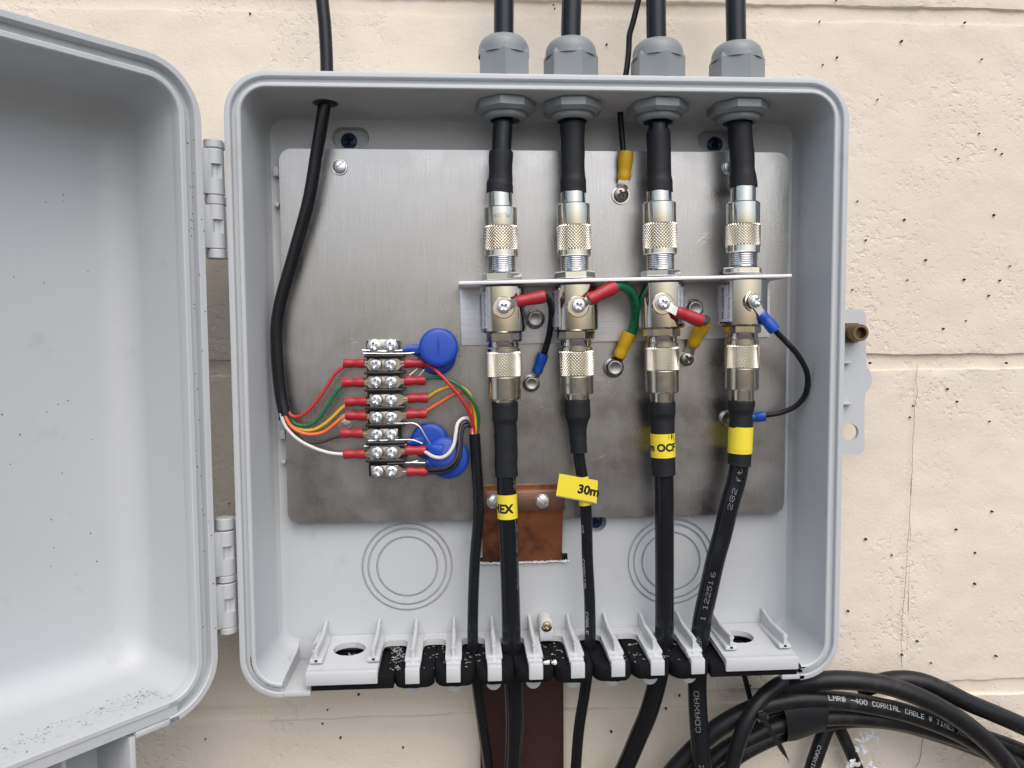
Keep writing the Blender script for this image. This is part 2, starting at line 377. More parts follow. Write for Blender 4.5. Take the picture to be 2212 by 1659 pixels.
# ------------------------------------------------------------------ screws
def screw_head(c, nrm, r, hgt, kind='phillips', rot=0.0, washer=0.0):
    """domed head standing on c; its drive is a real recess"""
    nrm = unit(nrm); e1 = unit(np.cross(A(0, 0, 1), nrm)); e2 = np.cross(nrm, e1); mb = MB()
    nr, na = 13, 56; V = []; F = []
    def z(x, y):
        rr = math.hypot(x, y)/r; base = hgt*(1 - .38*rr**2) if rr < .93 else hgt*(1 - .38*rr**2)*(1 - (rr - .93)/.07*.35)
        xa = x*math.cos(rot) + y*math.sin(rot); ya = -x*math.sin(rot) + y*math.cos(rot); d = 0
        if kind in ('phillips', 'combo'):
            w = .17*r
            for p, q in ((xa, ya), (ya, xa)):
                if abs(p) < w and abs(q) < .58*r: d = max(d, hgt*.85*(1 - abs(q)/(.66*r)))
        if kind == 'combo' and abs(xa) < .09*r: d = max(d, hgt*.28)
        if kind == 'slot' and abs(xa) < .13*r: d = max(d, hgt*.55)
        return base - d
    V.append(np.asarray(c, float) + nrm*z(0, 0))
    for j in range(1, nr + 1):
        rr = r*(j/nr)
        for i in range(na):
            a = 2*math.pi*i/na; x, y = rr*math.cos(a), rr*math.sin(a)
            V.append(np.asarray(c, float) + e1*x + e2*y + nrm*z(x, y))
    for i in range(na): V.append(np.asarray(c, float) + (e1*math.cos(2*math.pi*i/na) + e2*math.sin(2*math.pi*i/na))*r)
    for i in range(na): F.append([0, 1 + i, 1 + (i + 1) % na])
    for j in range(nr):
        for i in range(na): F.append([1 + j*na + i, 1 + j*na + (i + 1) % na, 1 + (j + 1)*na + (i + 1) % na, 1 + (j + 1)*na + i])
    mb.add(V, F)
    if washer: mb.lathe(np.asarray(c, float) - nrm*.9, nrm, [(0, washer), (.7, washer), (.9, washer - .2), (.9, r*.8)], 32)
    return mb
def hex_bolt(c, nrm, r, hgt, rot=0.0, washer=0.0, dome=.35):
    """hexagon head with a washer face, chamfered rim and dished top"""
    mb = MB(); c = np.asarray(c, float); nrm = unit(nrm); hgt = hgt*1.5
    mb.lathe(c - nrm*.3, nrm, [(0, r*1.12), (.5, r*1.12), (.7, r*1.04)], 32)
    mb.lathe(c, nrm, [(0, r), (hgt*.62, r), (hgt*.86, r*.90)], 6, rot, caps=True)
    mb.lathe(c, nrm, [(hgt*.80, r*.88), (hgt*.98, r*.78), (hgt, r*.70), (hgt, r*.60), (hgt - .1, r*.56), (hgt - .1, .01)], 30, caps=False)
    return mb
FRONT = A(0, -1, 0)

# ------------------------------------------------------------------ the setting: ground and block wall
WALL_H = -25.0
mb = MB().add([(-4000, 60, -1350), (4000, 60, -1350), (60000, -90000, -1350), (-60000, -90000, -1350)], [[0, 1, 2, 3]])
solo('ground', 'bare brown ground in front of the wall', None, mb, M['ground'], org=A(0, -2000, -1350), kind='structure')
wall = thing('block_wall', 'cream painted concrete block wall behind the grey box', None, A(60, 25, -1350), kind='structure')
mb = MB().box((100, 27.2 + 18, -150), (3000, 36, 2400)); part(wall, 'mortar_bed', mb, M['wall'])
BED = [P(1900, 783, WALL_H)[2] + k*203.2 for k in range(-3, 4)]        # bed joints
VJ = P(1970, 1000, WALL_H)[0]                                           # head joint of the middle course
def block_face(x0, x1, z0, z1, seed):
    nx, nz_ = 104, 52; w = x1 - x0; hh = z1 - z0; V = []; F = []
    for j in range(nz_ + 1):
        for i in range(nx + 1):
            # rows crowd towards the edges, so that the arris is crisp
            a = .5 - .5*math.cos(math.pi*i/nx); a = .6*i/nx + .4*a
            b = .5 - .5*math.cos(math.pi*j/nz_); b = .6*j/nz_ + .4*b
            x = x0 + a*w; z = z0 + b*hh
            e = min(z - z0, z1 - z)
            wob = 1.6*noise.noise(Vector((x*.06 + seed, 0, z*.06))) + .9*noise.noise(Vector((x*.22, seed, z*.22)))
            lowf = 1.1*noise.noise(Vector((x*.012, 5, z*.012 + (seed//7)*3))) + .55*noise.noise(Vector((x*.07, seed//7, z*.07)))
            ev = max(0.0, 3.4 + wob*1.8 - e); drop = ev*ev*.085 if e > .01 else 7.0
            zz = z + (1.3*noise.noise(Vector((x*.035, seed*2.1, 3))) + .8*noise.noise(Vector((x*.16, 7, seed))))*max(0, 1 - e/9)
            V.append((x, 25 - lowf + min(drop, 2.0) if e > .01 else 33, zz))
    for j in range(nz_):
        for i in range(nx): F.append([j*(nx + 1) + i, j*(nx + 1) + i + 1, (j + 1)*(nx + 1) + i + 1, (j + 1)*(nx + 1) + i])
    return MB().add(V, F)
for k in range(len(BED) - 1):
    off = VJ if k % 2 == 0 else VJ + 203.2
    for c in range(-3, 3):
        x0 = off + c*406.4
        if x0 > 900 or x0 + 406 < -900: continue
        part(wall, 'concrete_block', block_face(x0 + .02, x0 + 406.38, BED[k] + 2.6, BED[k + 1] - 2.6, k*7 + c), M['wall'], ang=50)
# hairline crack down the filled joint
crack = [(1978, 788), (1975, 820), (1978, 842), (1972, 880), (1970, 930), (1967, 980), (1966, 1020), (1963, 1075), (1961, 1106), (1955, 1200), (1953, 1260), (1945, 1330), (1943, 1390), (1945, 1445)]
pts = []
for (a, b), (c, d) in zip(crack[:-1], crack[1:]):
    for t in range(8):
        f = t/8; q = P(a + (c - a)*f + random.uniform(-1.3, 1.3), b + (d - b)*f, -WALL_H*0 + WALL_H); q[1] = 23.2; pts.append(q)
part(wall, 'hairline_crack', MB().ribbon(pts, .14, .15, FRONT), M['dirt'], ang=0)
crack2 = [(1993, 1566), (1990, 1590), (1987, 1607), (1983, 1640), (1972, 1659), (1965, 1700)]
pts = []
for (a, b), (c, d) in zip(crack2[:-1], crack2[1:]):
    for t in range(6):
        f = t/6; q = P(a + (c - a)*f + random.uniform(-1, 1), b + (d - b)*f, WALL_H); q[1] = 23.2; pts.append(q)
part(wall, 'hairline_crack', MB().ribbon(pts, .18, .2, FRONT), M['dirt'], ang=0)
# fly specks
SP = [(1769,48),(1946,90),(2082,50),(2119,129),(2113,289),(2149,323),(2162,333),(1851,435),(1952,475),(2145,465),(1869,519),(1807,125),(1776,141),(1894,216),(2068,343),(1805,2),
(1998,562),(2180,575),(1959,605),(2081,604),(2158,606),(1840,626),(2134,639),(2085,693),(2036,710),(1878,784),(2172,784),(2045,840),(1971,876),(1964,901),(2136,910),(2141,1104),(2066,867),
(2064,1143),(1869,1164),(1925,1198),(2104,1193),(2104,1260),(1831,1319),(1980,1384),(1947,1413),(2150,1416),(2010,1431),(541,31),(1310,97),(496,1087),(445,1595),(708,1532),(697,1562),(736,1592),
(775,1499),(871,1613),(1320,1579),(1438,1529),(1467,1501),(1620,1480),(1195,12),(1198,20)]
mb = MB()
for i, (u, v) in enumerate(SP):
    q = P(u, v, WALL_H); q[1] = 24.2; r = random.uniform(.38, .72)*(1.5 if i in (34,) else 1)
    mb.lathe(q, FRONT, [(-.6, r*1.05), (.7, r*.9), (1.1, r*.4)], 8)
part(wall, 'fly_specks', mb, M['speck'], kind='stuff')

# ------------------------------------------------------------------ the box
BX0, BX1, BZ0, BZ1 = -115.3, 197.3, -183.5, 129.8
def rr_path(x0, x1, z0, z1, r, inset, gap, nc=10):
    rad = max(r - inset, 14 if r > 24 else 6); a, b, c, d = x0 + inset, x1 - inset, z0 + inset, z1 - inset; out = [(gap[0], c)]
    for (cx_, cz, s) in ((a + rad, c + rad, 270), (a + rad, d - rad, 180), (b - rad, d - rad, 90), (b - rad, c + rad, 0)):
        for i in range(nc + 1):
            t = math.radians(s - 90*i/nc); out.append((cx_ + rad*math.cos(t), cz + rad*math.sin(t)))
    out.append((gap[1], c)); return out
def sweep(section, fn, x0, x1, z0, z1, r, gap):
    mb = MB(); rings = [rr_path(x0, x1, z0, z1, r, max(i, 0), gap) for i, h in section]; m = len(rings[0]); n = len(section); V = []
    for (i, h), ring in zip(section, rings): V += [fn(x, z, h) for x, z in ring]
    F = [[j*m + i, j*m + i + 1, ((j + 1) % n)*m + i + 1, ((j + 1) % n)*m + i] for j in range(n) for i in range(m - 1)]
    F += [[j*m for j in range(n)], [j*m + m - 1 for j in range(n)][::-1]]
    return mb.add(V, F)
box = thing('junction_box', 'open light grey plastic junction box mounted on the block wall', 'junction box', A(41, 22, BZ0))
bfn = lambda x, z, h: A(x, -h, z)
SEC = [(0, -23), (0, 33.4), (.2, 34.0), (.6, 34.2), (2.6, 34.2), (3.0, 33.8), (3.2, 31.8), (5.9, 31.8), (6.1, 34.8), (6.4, 35.3), (7.0, 35.5), (7.9, 35.5), (8.4, 35.0), (9.0, 31), (10.6, 0), (11.2, -3), (12.6, -5.4), (15, -6), (15, -9), (4, -9), (4, -23)]
part(box, 'shell', sweep(SEC, bfn, BX0, BX1, BZ0, BZ1, 21, (-94, 178.5)), M['plastic'], ang=28)
# back panel with recesses for the fixing screws, knock-outs and the slot cut for the copper strap
def circ(cx_, cz, r, n=48): return [(cx_ + r*math.cos(2*math.pi*i/n), cz + r*math.sin(2*math.pi*i/n)) for i in range(n)]
def stad(cx_, cz, hw, r, n=12): return [(cx_ + hw + r*math.cos(math.radians(-90 + 180*i/n)), cz + r*math.sin(math.radians(-90 + 180*i/n))) for i in range(n + 1)] + \
                                       [(cx_ - hw + r*math.cos(math.radians(90 + 180*i/n)), cz + r*math.sin(math.radians(90 + 180*i/n))) for i in range(n + 1)]
kn = [P(880, 1224, -6), P(1449, 1213, -6)]
rec = [P(757, 297, -6), P(1546, 303, -6), P(1287, 1128, -6)]
sl, sr = P(1036, 1212, -6), P(1222, 1206, -6)
slot = [(sl[0], sl[2] + 2), (sr[0] + 1, sr[2] + 3)] + [(sr[0] + 1.2 - (sr[0] + 1 - sl[0])*i/26, sr[2] - 1.4 + (sl[2] - sr[2])*i/26 + random.uniform(-.7, .7)) for i in range(27)]
outer = rr_path(BX0, BX1, BZ0, BZ1, 21, 13.5, (0, 1), 4)[1:-1]
mb = MB().prism([outer, circ(kn[0][0], kn[0][2], 25.8), circ(kn[1][0], kn[1][2], 25.8), stad(rec[0][0], rec[0][2], 4.5, 5.6), stad(rec[1][0], rec[1][2], 4.5, 5.6), stad(rec[2][0], rec[2][2], 0.5, 5.6), slot], bfn, -6.05, -8.5)
back = part(box, 'back_panel', mb, M['plastic'])
for q in rec:
    hw = .5 if q is rec[2] else 4.5
    loop = stad(q[0], q[2], hw, 5.6); n = len(loop); mb = MB()
    V = [bfn(x, z, -6.05) for x, z in loop] + [bfn(q[0] + (x - q[0])*.9, q[2] + (z - q[2])*.9, -11) for x, z in loop]
    mb.add(V, [[i, (i + 1) % n, n + (i + 1) % n, n + i] for i in range(n)] + [[n + i for i in range(n)]])
    part(back, 'screw_recess', mb, M['plastic'])
for q in kn:
    prof = [(0, 25.8)]
    for rg in (24.9, 21.7, 16.8): prof += [(0, rg + .62), (-1.6, rg + .45), (-1.6, rg - .45), (0, rg - .62)]
    prof.append((.0, .01)); c = A(q[0], 6.05, q[2])
    part(back, 'knockout', MB().lathe(c, FRONT, prof, 72, caps=False), M['plastic'], ang=25)
# burrs of torn plastic along the cut
mb = MB(); x = sl[0]
while x < sr[0]:
    f = (x - sl[0])/(sr[0] - sl[0]); z = sl[2] + (sr[2] - sl[2])*f - 1.4; w = random.uniform(1.0, 2.6)
    mb.ribbon([A(x, 5.6, z + random.uniform(-.3, .3)), A(x + w*.5, 4.2 + random.uniform(-.8, .8), z + random.uniform(0, 1.0)), A(x + w, 5.4, z + random.uniform(-.4, .3))], random.uniform(.7, 1.5), .35, A(0, -1, .5)); x += w*.8
part(box, 'torn_edge', mb, M['shaving'], kind='stuff')
# floor of the cable opening
mb = MB().box((-87.2, -14.1, -181.7), (13.8, 39.4, 2.6), bev=.4).box((172.6, -14.1, -181.7), (12.0, 39.4, 2.6), bev=.4).box((42.2, -3, -184.2), (244, 17, 2.2), bev=.3); part(box, 'floor', mb, M['plastic'])
part(box, 'back_sill', MB().box((42.2, 7.4, -176.5), (272.8, 2.6, 16), bev=.2), M['plastic'])
# blue screws that hold the box on the wall
for (u, v, rt) in ((753, 303, .1), (1546, 311, .5), (1287, 1126, .3)):
    c = P(u, v, -9); c[1] = 11
    part(box, 'mounting_screw', screw_head(c, FRONT, 4.3, 2.4, 'phillips', rt), M['anchor'], label='dark blue cross-head wall screw')
# small clips beside the plate
for (u, v, w, hh) in ((598, 371, 3.2, 5.2), (600, 443, 2.4, 2.2), (612, 938, 3, 5), (614, 996, 2.4, 2.2)):
    c = P(u, v, -4); part(box, 'clip_tab', MB().box(c, (w, 4.5, hh), bev=.4), M['plastic'])

# hinges: the box carries the short knuckles, the door the long ones
HX, HH = -122.4, 28.0
def zat(u, v, h): return P(u, v, h)[2]
hinge_box = [(298, 317), (419.5, 440), (537, 557.5), (1123, 1148), (1247, 1262), (1360, 1374)]
hinge_door = [(318.5, 419), (441, 536.5), (1150, 1246), (1263.5, 1359)]
for a, b in hinge_box:
    z1, z0 = zat(464, a, 33), zat(464, b, 33)
    mb = MB().lathe((HX, -HH, z0), (0, 0, 1), [(0, 4.3), (.4, 4.7), (z1 - z0 - .4, 4.7), (z1 - z0, 4.3)], 28)
    mb.box((HX + 4.2, -HH + 3.4, (z0 + z1)/2), (8.2, 3.4, z1 - z0 - .8), bev=.3)
    part(box, 'hinge_knuckle', mb, M['plastic'])
part(box, 'hinge_pin', MB().lathe((HX, -HH, zat(464, 557, 33)), (0, 0, 1), [(0, 1.6), (zat(464, 298, 33) - zat(464, 557, 33), 1.6)], 12), M['plastic'])
part(box, 'hinge_pin', MB().lathe((HX, -HH, zat(487, 1374, 33)), (0, 0, 1), [(0, 1.6), (zat(487, 1123, 33) - zat(487, 1374, 33), 1.6)], 12), M['plastic'])

# latch tongue on the right side with a hole and ribs
LH = 12.0
def lz(x, y): q = P(1474.7 + x/3, 553 + y/3, LH); return (q[0], q[2])
arc = lambda cx_, cy_, r, a0, a1, n=8: [lz(cx_ + r*math.cos(math.radians(a0 + (a1 - a0)*i/n)), cy_ + r*math.sin(math.radians(a0 + (a1 - a0)*i/n))) for i in range(n + 1)]
loop = [lz(880, 345)] + arc(1140, 395, 50, -90, 0) + [lz(1189, 640)] + arc(1115, 800, 112, -48, 52, 14) + [lz(1178, 960)] + arc(1125, 1235, 53, 0, 90) + [lz(880, 1292)]
latch = part(box, 'latch_plate', MB().prism([loop, arc(1083, 1142, 57, 0, 345, 23)], bfn, LH - 2.6, LH), M['plastic'])
for y in (690, 957): part(latch, 'rib', MB().box(A(*P(1474.7 + 1040/3, 553 + y/3, LH + 1.5)), (8.5, 3.5, 1.1), bev=.25), M['plastic'])
q = P(1474.7 + 1032/3, 553 + 823/3, LH + .1); part(latch, 'slot_wall', MB().box(A(q[0] - 1.2, -LH - 1.2, q[2]), (1.6, 2.6, 20.5), bev=.2), M['plastic'])
c = P(1836, 719, LH); mb = MB()
mb.lathe(c, FRONT, [(0, 6.1), (3.2, 6.1)], 6, rot=math.radians(90)); mb.lathe(c, FRONT, [(3.0, 4.0), (5.2, 4.5), (11.4, 4.5), (11.9, 4.2), (11.9, 3.0), (7.4, 2.9), (7.4, .01)], 32, caps=False)
solo('latch_bolt', 'tarnished brass hollow bolt on the latch plate at the right', 'bolt', mb, M['brass'], org=c)

# ------------------------------------------------------------------ the door
DO = A(-124.3, -38.0, 0); DD = unit(A(-41, -46, 0)); DN = unit(A(46, -41, 0))
def dfn(s, z, n): return DO + DD*s + DN*n + A(0, 0, z)
DLIP = [(0, -30), (0, -.6), (.4, 0), (3.0, 0), (3.4, -.5), (3.8, -4.4), (8.0, -4.4), (8.2, -.5), (8.7, 0), (10.6, 0), (11.1, -.5), (11.8, -6), (9, -14), (4, -30)]
DFIL = [(29.6 - 16*math.cos(math.radians(a)), -36 - 16*math.sin(math.radians(a))) for a in range(0, 91, 9)]
DTRAY = [(11.8, -6), (12.2, -12)] + DFIL + [(34, -52), (46, -52), (46, -55), (12, -55), (4, -50), (3, -29), (9, -9)]
door = part(box, 'door', sweep(DTRAY, dfn, 0, 312.6, BZ0, BZ1, 26, (64, 248)), M['plastic'], label='grey tray-shaped door swung open to the left', ang=28)
part(door, 'rim', sweep(DLIP, dfn, 0, 312.6, BZ0, BZ1, 26, (22, 290)), M['plastic'], ang=28)
mb = MB().box(dfn(156.3, (BZ0 + BZ1)/2, -53.0), (312.6 - 80, 1.96, BZ1 - BZ0 - 80), DD, DN); part(door, 'door_panel', mb, M['plastic'])
# bottom wall of the tray, with a plain front edge instead of the lips
def door_strip(prof, s0, s1):
    V = [dfn(q, BZ0 + i, n) for q in (s0, s1) for n, i in prof]; k = len(prof)
    return MB().add(V, [[i, (i + 1) % k, k + (i + 1) % k, k + i] for i in range(k)] + [list(range(k)), [k + i for i in range(k)][::-1]])
part(door, 'tray_wall', door_strip([(-9, 4), (-55, 4), (-55, 46), (-52, 46), (-52, 34)] + [(n, i) for i, n in DFIL[::-1]] + [(-12, 12.2), (-6, 11.8)], 64, 248), M['plastic'], ang=28)
part(door, 'tray_edge', door_strip([(0, 8.6), (-.5, 8.2), (-.5, 3.4), (-13.9, 3.4), (-13.9, 8), (-6.6, 8.5), (-6.1, 11.75), (-.4, 11.1), (0, 10.6)], 21.8, 290.4), M['plastic'], ang=28)
# skirt under the door that covers the cable opening
mb = MB().box(dfn(43.5, BZ0 - 25, -18.5), (2.8, 36, 52), DD, DN, bev=.5); mb.box(dfn(170, BZ0 - 25, -36), (252, 2.6, 52), DD, DN, bev=.4)
mb.box(dfn(31.5, BZ0 + 1.5, -12), (21, 24, 2.8), DD, DN, bev=.4); mb.box(dfn(31.5, BZ0 + 5.5, -11), (21, 9, 6), DD, DN, bev=.3); mb.box(dfn(68, BZ0 - 27, -24), (2.2, 22, 52), DD, DN, bev=.4)
part(door, 'skirt', mb, M['plastic'])
for a, b in hinge_door:
    uu = 464 if a < 800 else 487; z1, z0 = zat(uu, a, 33), zat(uu, b, 33); Lh = z1 - z0; w0, w1 = z0 + Lh*.36, z0 + Lh*.67; mb = MB()
    mb.lathe((HX, -HH, z0), (0, 0, 1), [(0, 4.4), (.4, 4.8), (w0 - z0, 4.8)], 32); mb.lathe((HX, -HH, w1), (0, 0, 1), [(0, 4.8), (z1 - w1 - .4, 4.8), (z1 - w1, 4.4)], 32)
    # the middle third has a window cut into the barrel
    ring = [(4.8 if not (math.radians(2) < ((2*math.pi*i/32 + math.pi) % (2*math.pi) - math.pi) < math.radians(62)) else 2.9) for i in range(32)]
    V = [A(HX + ring[i]*math.sin(2*math.pi*i/32), -HH - ring[i]*math.cos(2*math.pi*i/32), z) for z in (w0, w1) for i in range(32)]
    mb.add(V, [[i, (i + 1) % 32, 32 + (i + 1) % 32, 32 + i] for i in range(32)])
    mb.box((HX - 3.2, -HH - 3.4, (z0 + z1)/2), (7.0, 4.6, Lh - .5), DD, DN, bev=.3)
    part(door, 'hinge_knuckle', mb, M['plastic'])

# dirt lying in the door tray and on the box floor
def crumbs(n, fn, smin=.15, smax=.5, up=(0, 0, 1), alen=2.2):
    mb = MB(); upv = A(*up)
    for _ in range(n):
        c = fn(); s = random.uniform(smin, smax)*(1.7 if random.random() < .06 else 1); a = random.uniform(0, math.pi); t = unit(np.cross(upv, A(math.cos(a), math.sin(a), .2))); b = np.cross(upv, t)
        l = random.uniform(.6, alen)*s; V = [c + t*l + upv*.1, c + b*s*.5 + upv*.1, c - t*l + upv*.1, c - b*s*.5 + upv*.1, c + upv*s*.4]
        mb.add(V, [[0, 1, 4], [1, 2, 4], [2, 3, 4], [3, 0, 4]])
    return mb
def door_floor():
    while True:
        s = random.expovariate(1/46) + 13; n = -random.triangular(2, 44, 18)
        if s < 170: return dfn(s, BZ0 + 11.6 - n*.04 + .15, n)
part(door, 'dirt_crumbs', crumbs(520, door_floor, .1, .46), M['dirt'], kind='stuff', ang=0)
part(door, 'pale_crumbs', crumbs(700, door_floor, .1, .4), M['grit'], kind='stuff', ang=0)
def groove():
    a = random.uniform(0, 1)
    if a < .6:
        t = math.radians(180 + 90*random.random()); return A(BX0 + 21 + 16*math.cos(t), -31.9, BZ0 + 21 + 16*math.sin(t) + 0) + A(0, 0, random.uniform(-.6, .6))
    t = math.radians(270 + 90*random.random()); return A(BX1 - 21 + 16*math.cos(t), -31.9, BZ0 + 21 + 16*math.sin(t)) + A(0, 0, random.uniform(-.6, .6))
part(box, 'dirt_crumbs', crumbs(260, groove, .12, .38, up=(0, -1, .4)), M['dirt'], kind='stuff', ang=0)
def box_floor():
    if random.random() < .5: x = random.uniform(-104, -95); z = BZ0 + 10.4
    elif random.random() < .5: x = random.uniform(180, 187); z = BZ0 + 10.4
    else: x = random.choice((random.uniform(-94, -80), random.uniform(170, 178))); z = -180.3
    return A(x, -random.uniform(-4, 28), z + .1)
part(box, 'dirt_crumbs', crumbs(150, box_floor, .12, .36), M['dirt'], kind='stuff', ang=0)
for (u, v) in ((269, 575), (280, 846), (262, 262)):          # ejector marks moulded into the panel
    d_ = FW*FPX + RT*(u - CX) - UP*(v - CY); pn = dfn(0, 0, -52.0); q = CAM + d_*(((pn - CAM) @ DN)/(d_ @ DN))
    part(door, 'ejector_mark', MB().lathe(q, DN, [(-.05, 4.4), (.14, 4.3), (.14, 4.05), (-.05, 3.95)], 40, caps=False), M['plastic'])
def spots(n, fn):
    mb = MB()
    for _ in range(n): c, nn = fn(); mb.lathe(c, nn, [(-.1, .3), (.12, random.uniform(.12, .34))], 6)
    return mb
part(door, 'fly_specks', spots(70, lambda: (dfn(random.uniform(30, 200), random.uniform(-150, 90), -51.95), DN)), M['speck'], kind='stuff')
part(door, 'rim_specks', spots(60, lambda: (dfn(random.uniform(.6, 8), random.uniform(-150, 100), -4.3 if random.random() < .7 else .05), DN)), M['speck'], kind='stuff')

# ------------------------------------------------------------------ cable comb and foam at the bottom
CT = -167.0
FX = [P(u, 1401, 20)[0] for u in (894.5, 980, 1066, 1152, 1239, 1323, 1405, 1489)]
edges_ = [-50] + FX + [139.5]
lp = [(-47, 5.8), (-47, -8.5)]
for xa_, xb_ in zip(edges_[:-1], edges_[1:]):
    l_, r_2 = xa_ + 4.3, xb_ - 4.3; w_ = r_2 - l_; q_ = 3.6
    lp += [(l_, -8.5)] + [(l_ + q_ - q_*math.cos(math.radians(t_)), -6.6 + q_*math.sin(math.radians(t_))) for t_ in range(0, 91, 18)] + [(r_2 - q_ + q_*math.sin(math.radians(t_)), -6.6 + q_*math.cos(math.radians(t_))) for t_ in range(0, 91, 18)] + [(r_2, -8.5)]
lp += [(137, -8.5), (137, 5.8)]
comb = part(box, 'cable_comb', MB().prism([lp], lambda x, y, z: A(x, y, z), CT - 3.6, CT - .35), M['plastic2'], label='white cable comb along the bottom opening')
def fin(mb, x, yf, tall=8.6, mid=5.2):
    """thin fin: high at the back wall, dropping to a beaded rail at the front"""
    w = .75; prof = [(5.5, -1), (5.5, tall), (3.5, tall), (-10, mid), (-yf, mid), (-yf, -1)]
    mb.add([A(x + s*w, y, CT + z) for s in (-1, 1) for y, z in prof], [[0, 1, 2, 3, 4, 5], [11, 10, 9, 8, 7, 6]] + [[i, (i + 1) % 6, 6 + (i + 1) % 6, 6 + i] for i in range(6)])
    mb.tube([A(x, 1, CT + 6.6), A(x, -10, CT + mid), A(x, -yf - .2, CT + mid)], [.7, 1.25, 1.25], 12)
for x in FX:
    f = part(comb, 'comb_finger', MB().box((x, -11.8, CT - 1.0), (8.6, 34.6, 2.0), bev=.35), M['plastic2'])
    mb = MB(); fin(mb, x, 28.6); part(f, 'fin', mb, M['plastic2'])
    mb = MB().box((x, -15.5, CT - 3.2), (7.6, 32, 2.4), bev=.3).box((x, -34.0, CT - 6.4), (7.3, 4.6, 8.0), bev=.4).box((x, -29.4, CT - 1.9), (2.0, 2.0, 1.4), bev=.2); part(f, 'finger_clip', mb, M['plastic2'])
    mb = MB().lathe((x, -20, -185.6), (0, 1, 0), [(0, 4.0), (1.6, 4.0)], 24); mb.box((x, -15, -184.0), (9.4, 10, 2.0), bev=.3); part(f, 'clip_tab', mb, M['plastic2'])
for (xa, xb, hole, fins) in ((P(668, 1440, 25)[0], P(820, 1440, 25)[0], P(756, 1393, 9), (P(688, 1401, 20)[0], P(810, 1408, 20)[0])),
                             (P(1566, 1440, 25)[0] - 3, P(1707, 1430, 25)[0], P(1592, 1368, 9), (P(1570, 1395, 20)[0], P(1684, 1387, 20)[0]))):
    fn = lambda x, y, z: A(x, y, z)
    lp = [(xa, 5.5), (xa, -32), (xb, -32), (xb, 5.5)]; hl = [(hole[0] + 8.6*math.cos(t) , -10.5 + 7.5*math.sin(t)) for t in np.linspace(0, 2*math.pi, 28, endpoint=False)]
    fn = lambda x, y, z: A(x, y, z - (5.5 - y)/38*3.2)
    e = part(comb, 'end_bracket', MB().prism([lp, hl], fn, CT - 3, CT), M['plastic2'])
    mb = MB().box(((xa + xb)/2, -33.6, CT - 6.5), (xb - xa, 4.0, 6.8), bev=.4)
    for x in fins: fin(mb, x, 27.5); mb.box((x, -12, CT - .6), (6.4, 31, 2.2), bev=.3)
    part(e, 'bracket_face', mb, M['plastic2'])
# little screws that hold the comb
for (u, v) in ((1181, 1353), (689, 1398)):
    c = P(u, v, 7); mb = MB().lathe(A(c[0], 5.5, c[2]), FRONT, [(0, 3.9), (11.6, 3.7), (12.2, 3.3)], 24); mb.box((c[0], -.6, c[2] - 4.2), (7.4, 12.2, 8.4), bev=.5)
    s = part(comb, 'screw_boss', mb, M['plastic2']); part(s, 'screw', screw_head(A(c[0], -6.7, c[2]), FRONT, 2.6, 1.5, 'phillips', .5), M['brassrew'])
# foam: one lobe round every finger, straight strips at the ends
bounds = [P(u, 1460, 34)[0] for u in (850, 939, 1027, 1112, 1199, 1284, 1367, 1450, 1536)]
def lobe(x0, x1, yf, z1, z0):
    """squashed foam block: bulging front, soft arris, uneven skin"""
    n = 22; lev = [(z0, -1.3), (z0 + .9, -.3), ((z0 + z1)/2, .35), (z1 - 1.2, -.1), (z1 - .3, -.8), (z1, -1.7)]; V = []; sd_ = random.uniform(0, 50)
    for z, off in lev:
        V.append(A(x0 + .12, 3, z))
        for i in range(n + 1):
            a = i/n; x = x0 + .12 + (x1 - x0 - .24)*a; e = min(a, 1 - a)*2; edge = max(0, -off)*.25*(1 - 2*a) if e < .3 else 0
            y = -(yf - 4.6*(1 - min(1, e*2.4))**2.2 + .9*e + off + .5*noise.noise(Vector((x*.35, z*.4, sd_))))
            V.append(A(x + edge, y, z + (-.5*abs(noise.noise(Vector((x*.25, sd_, 1)))) - .5*(1 - e)*(z == z1))*(1 if z in (z0, z1) else .4)))
        V.append(A(x1 - .12, 3, z))
    m = n + 3; F = [[j*m + i, j*m + (i + 1) % m, (j + 1)*m + (i + 1) % m, (j + 1)*m + i] for j in range(len(lev) - 1) for i in range(m)]
    F += [list(range(m))[::-1], [(len(lev) - 1)*m + i for i in range(m)]]
    return MB().add(V, F)
for i in range(len(bounds) - 1):
    part(box, 'foam_lobe', lobe(bounds[i], bounds[i + 1], 34.6 + random.uniform(-.4, .4), -171.6 + random.uniform(-.3, .3), -179.8 + random.uniform(-.8, .3)), M['foam'], ang=40)
part(box, 'foam_strip', MB().box(((-80 + bounds[0])/2, -15.5, -177.3), (bounds[0] + 80, 36.5, 6.4), bev=.5), M['foam'])
part(box, 'foam_strip', MB().box(((bounds[-1] + P(1709, 1450, 26)[0])/2, -15.5, -177.3), (P(1709, 1450, 26)[0] - bounds[-1], 36.5, 6.4), bev=.5), M['foam'])
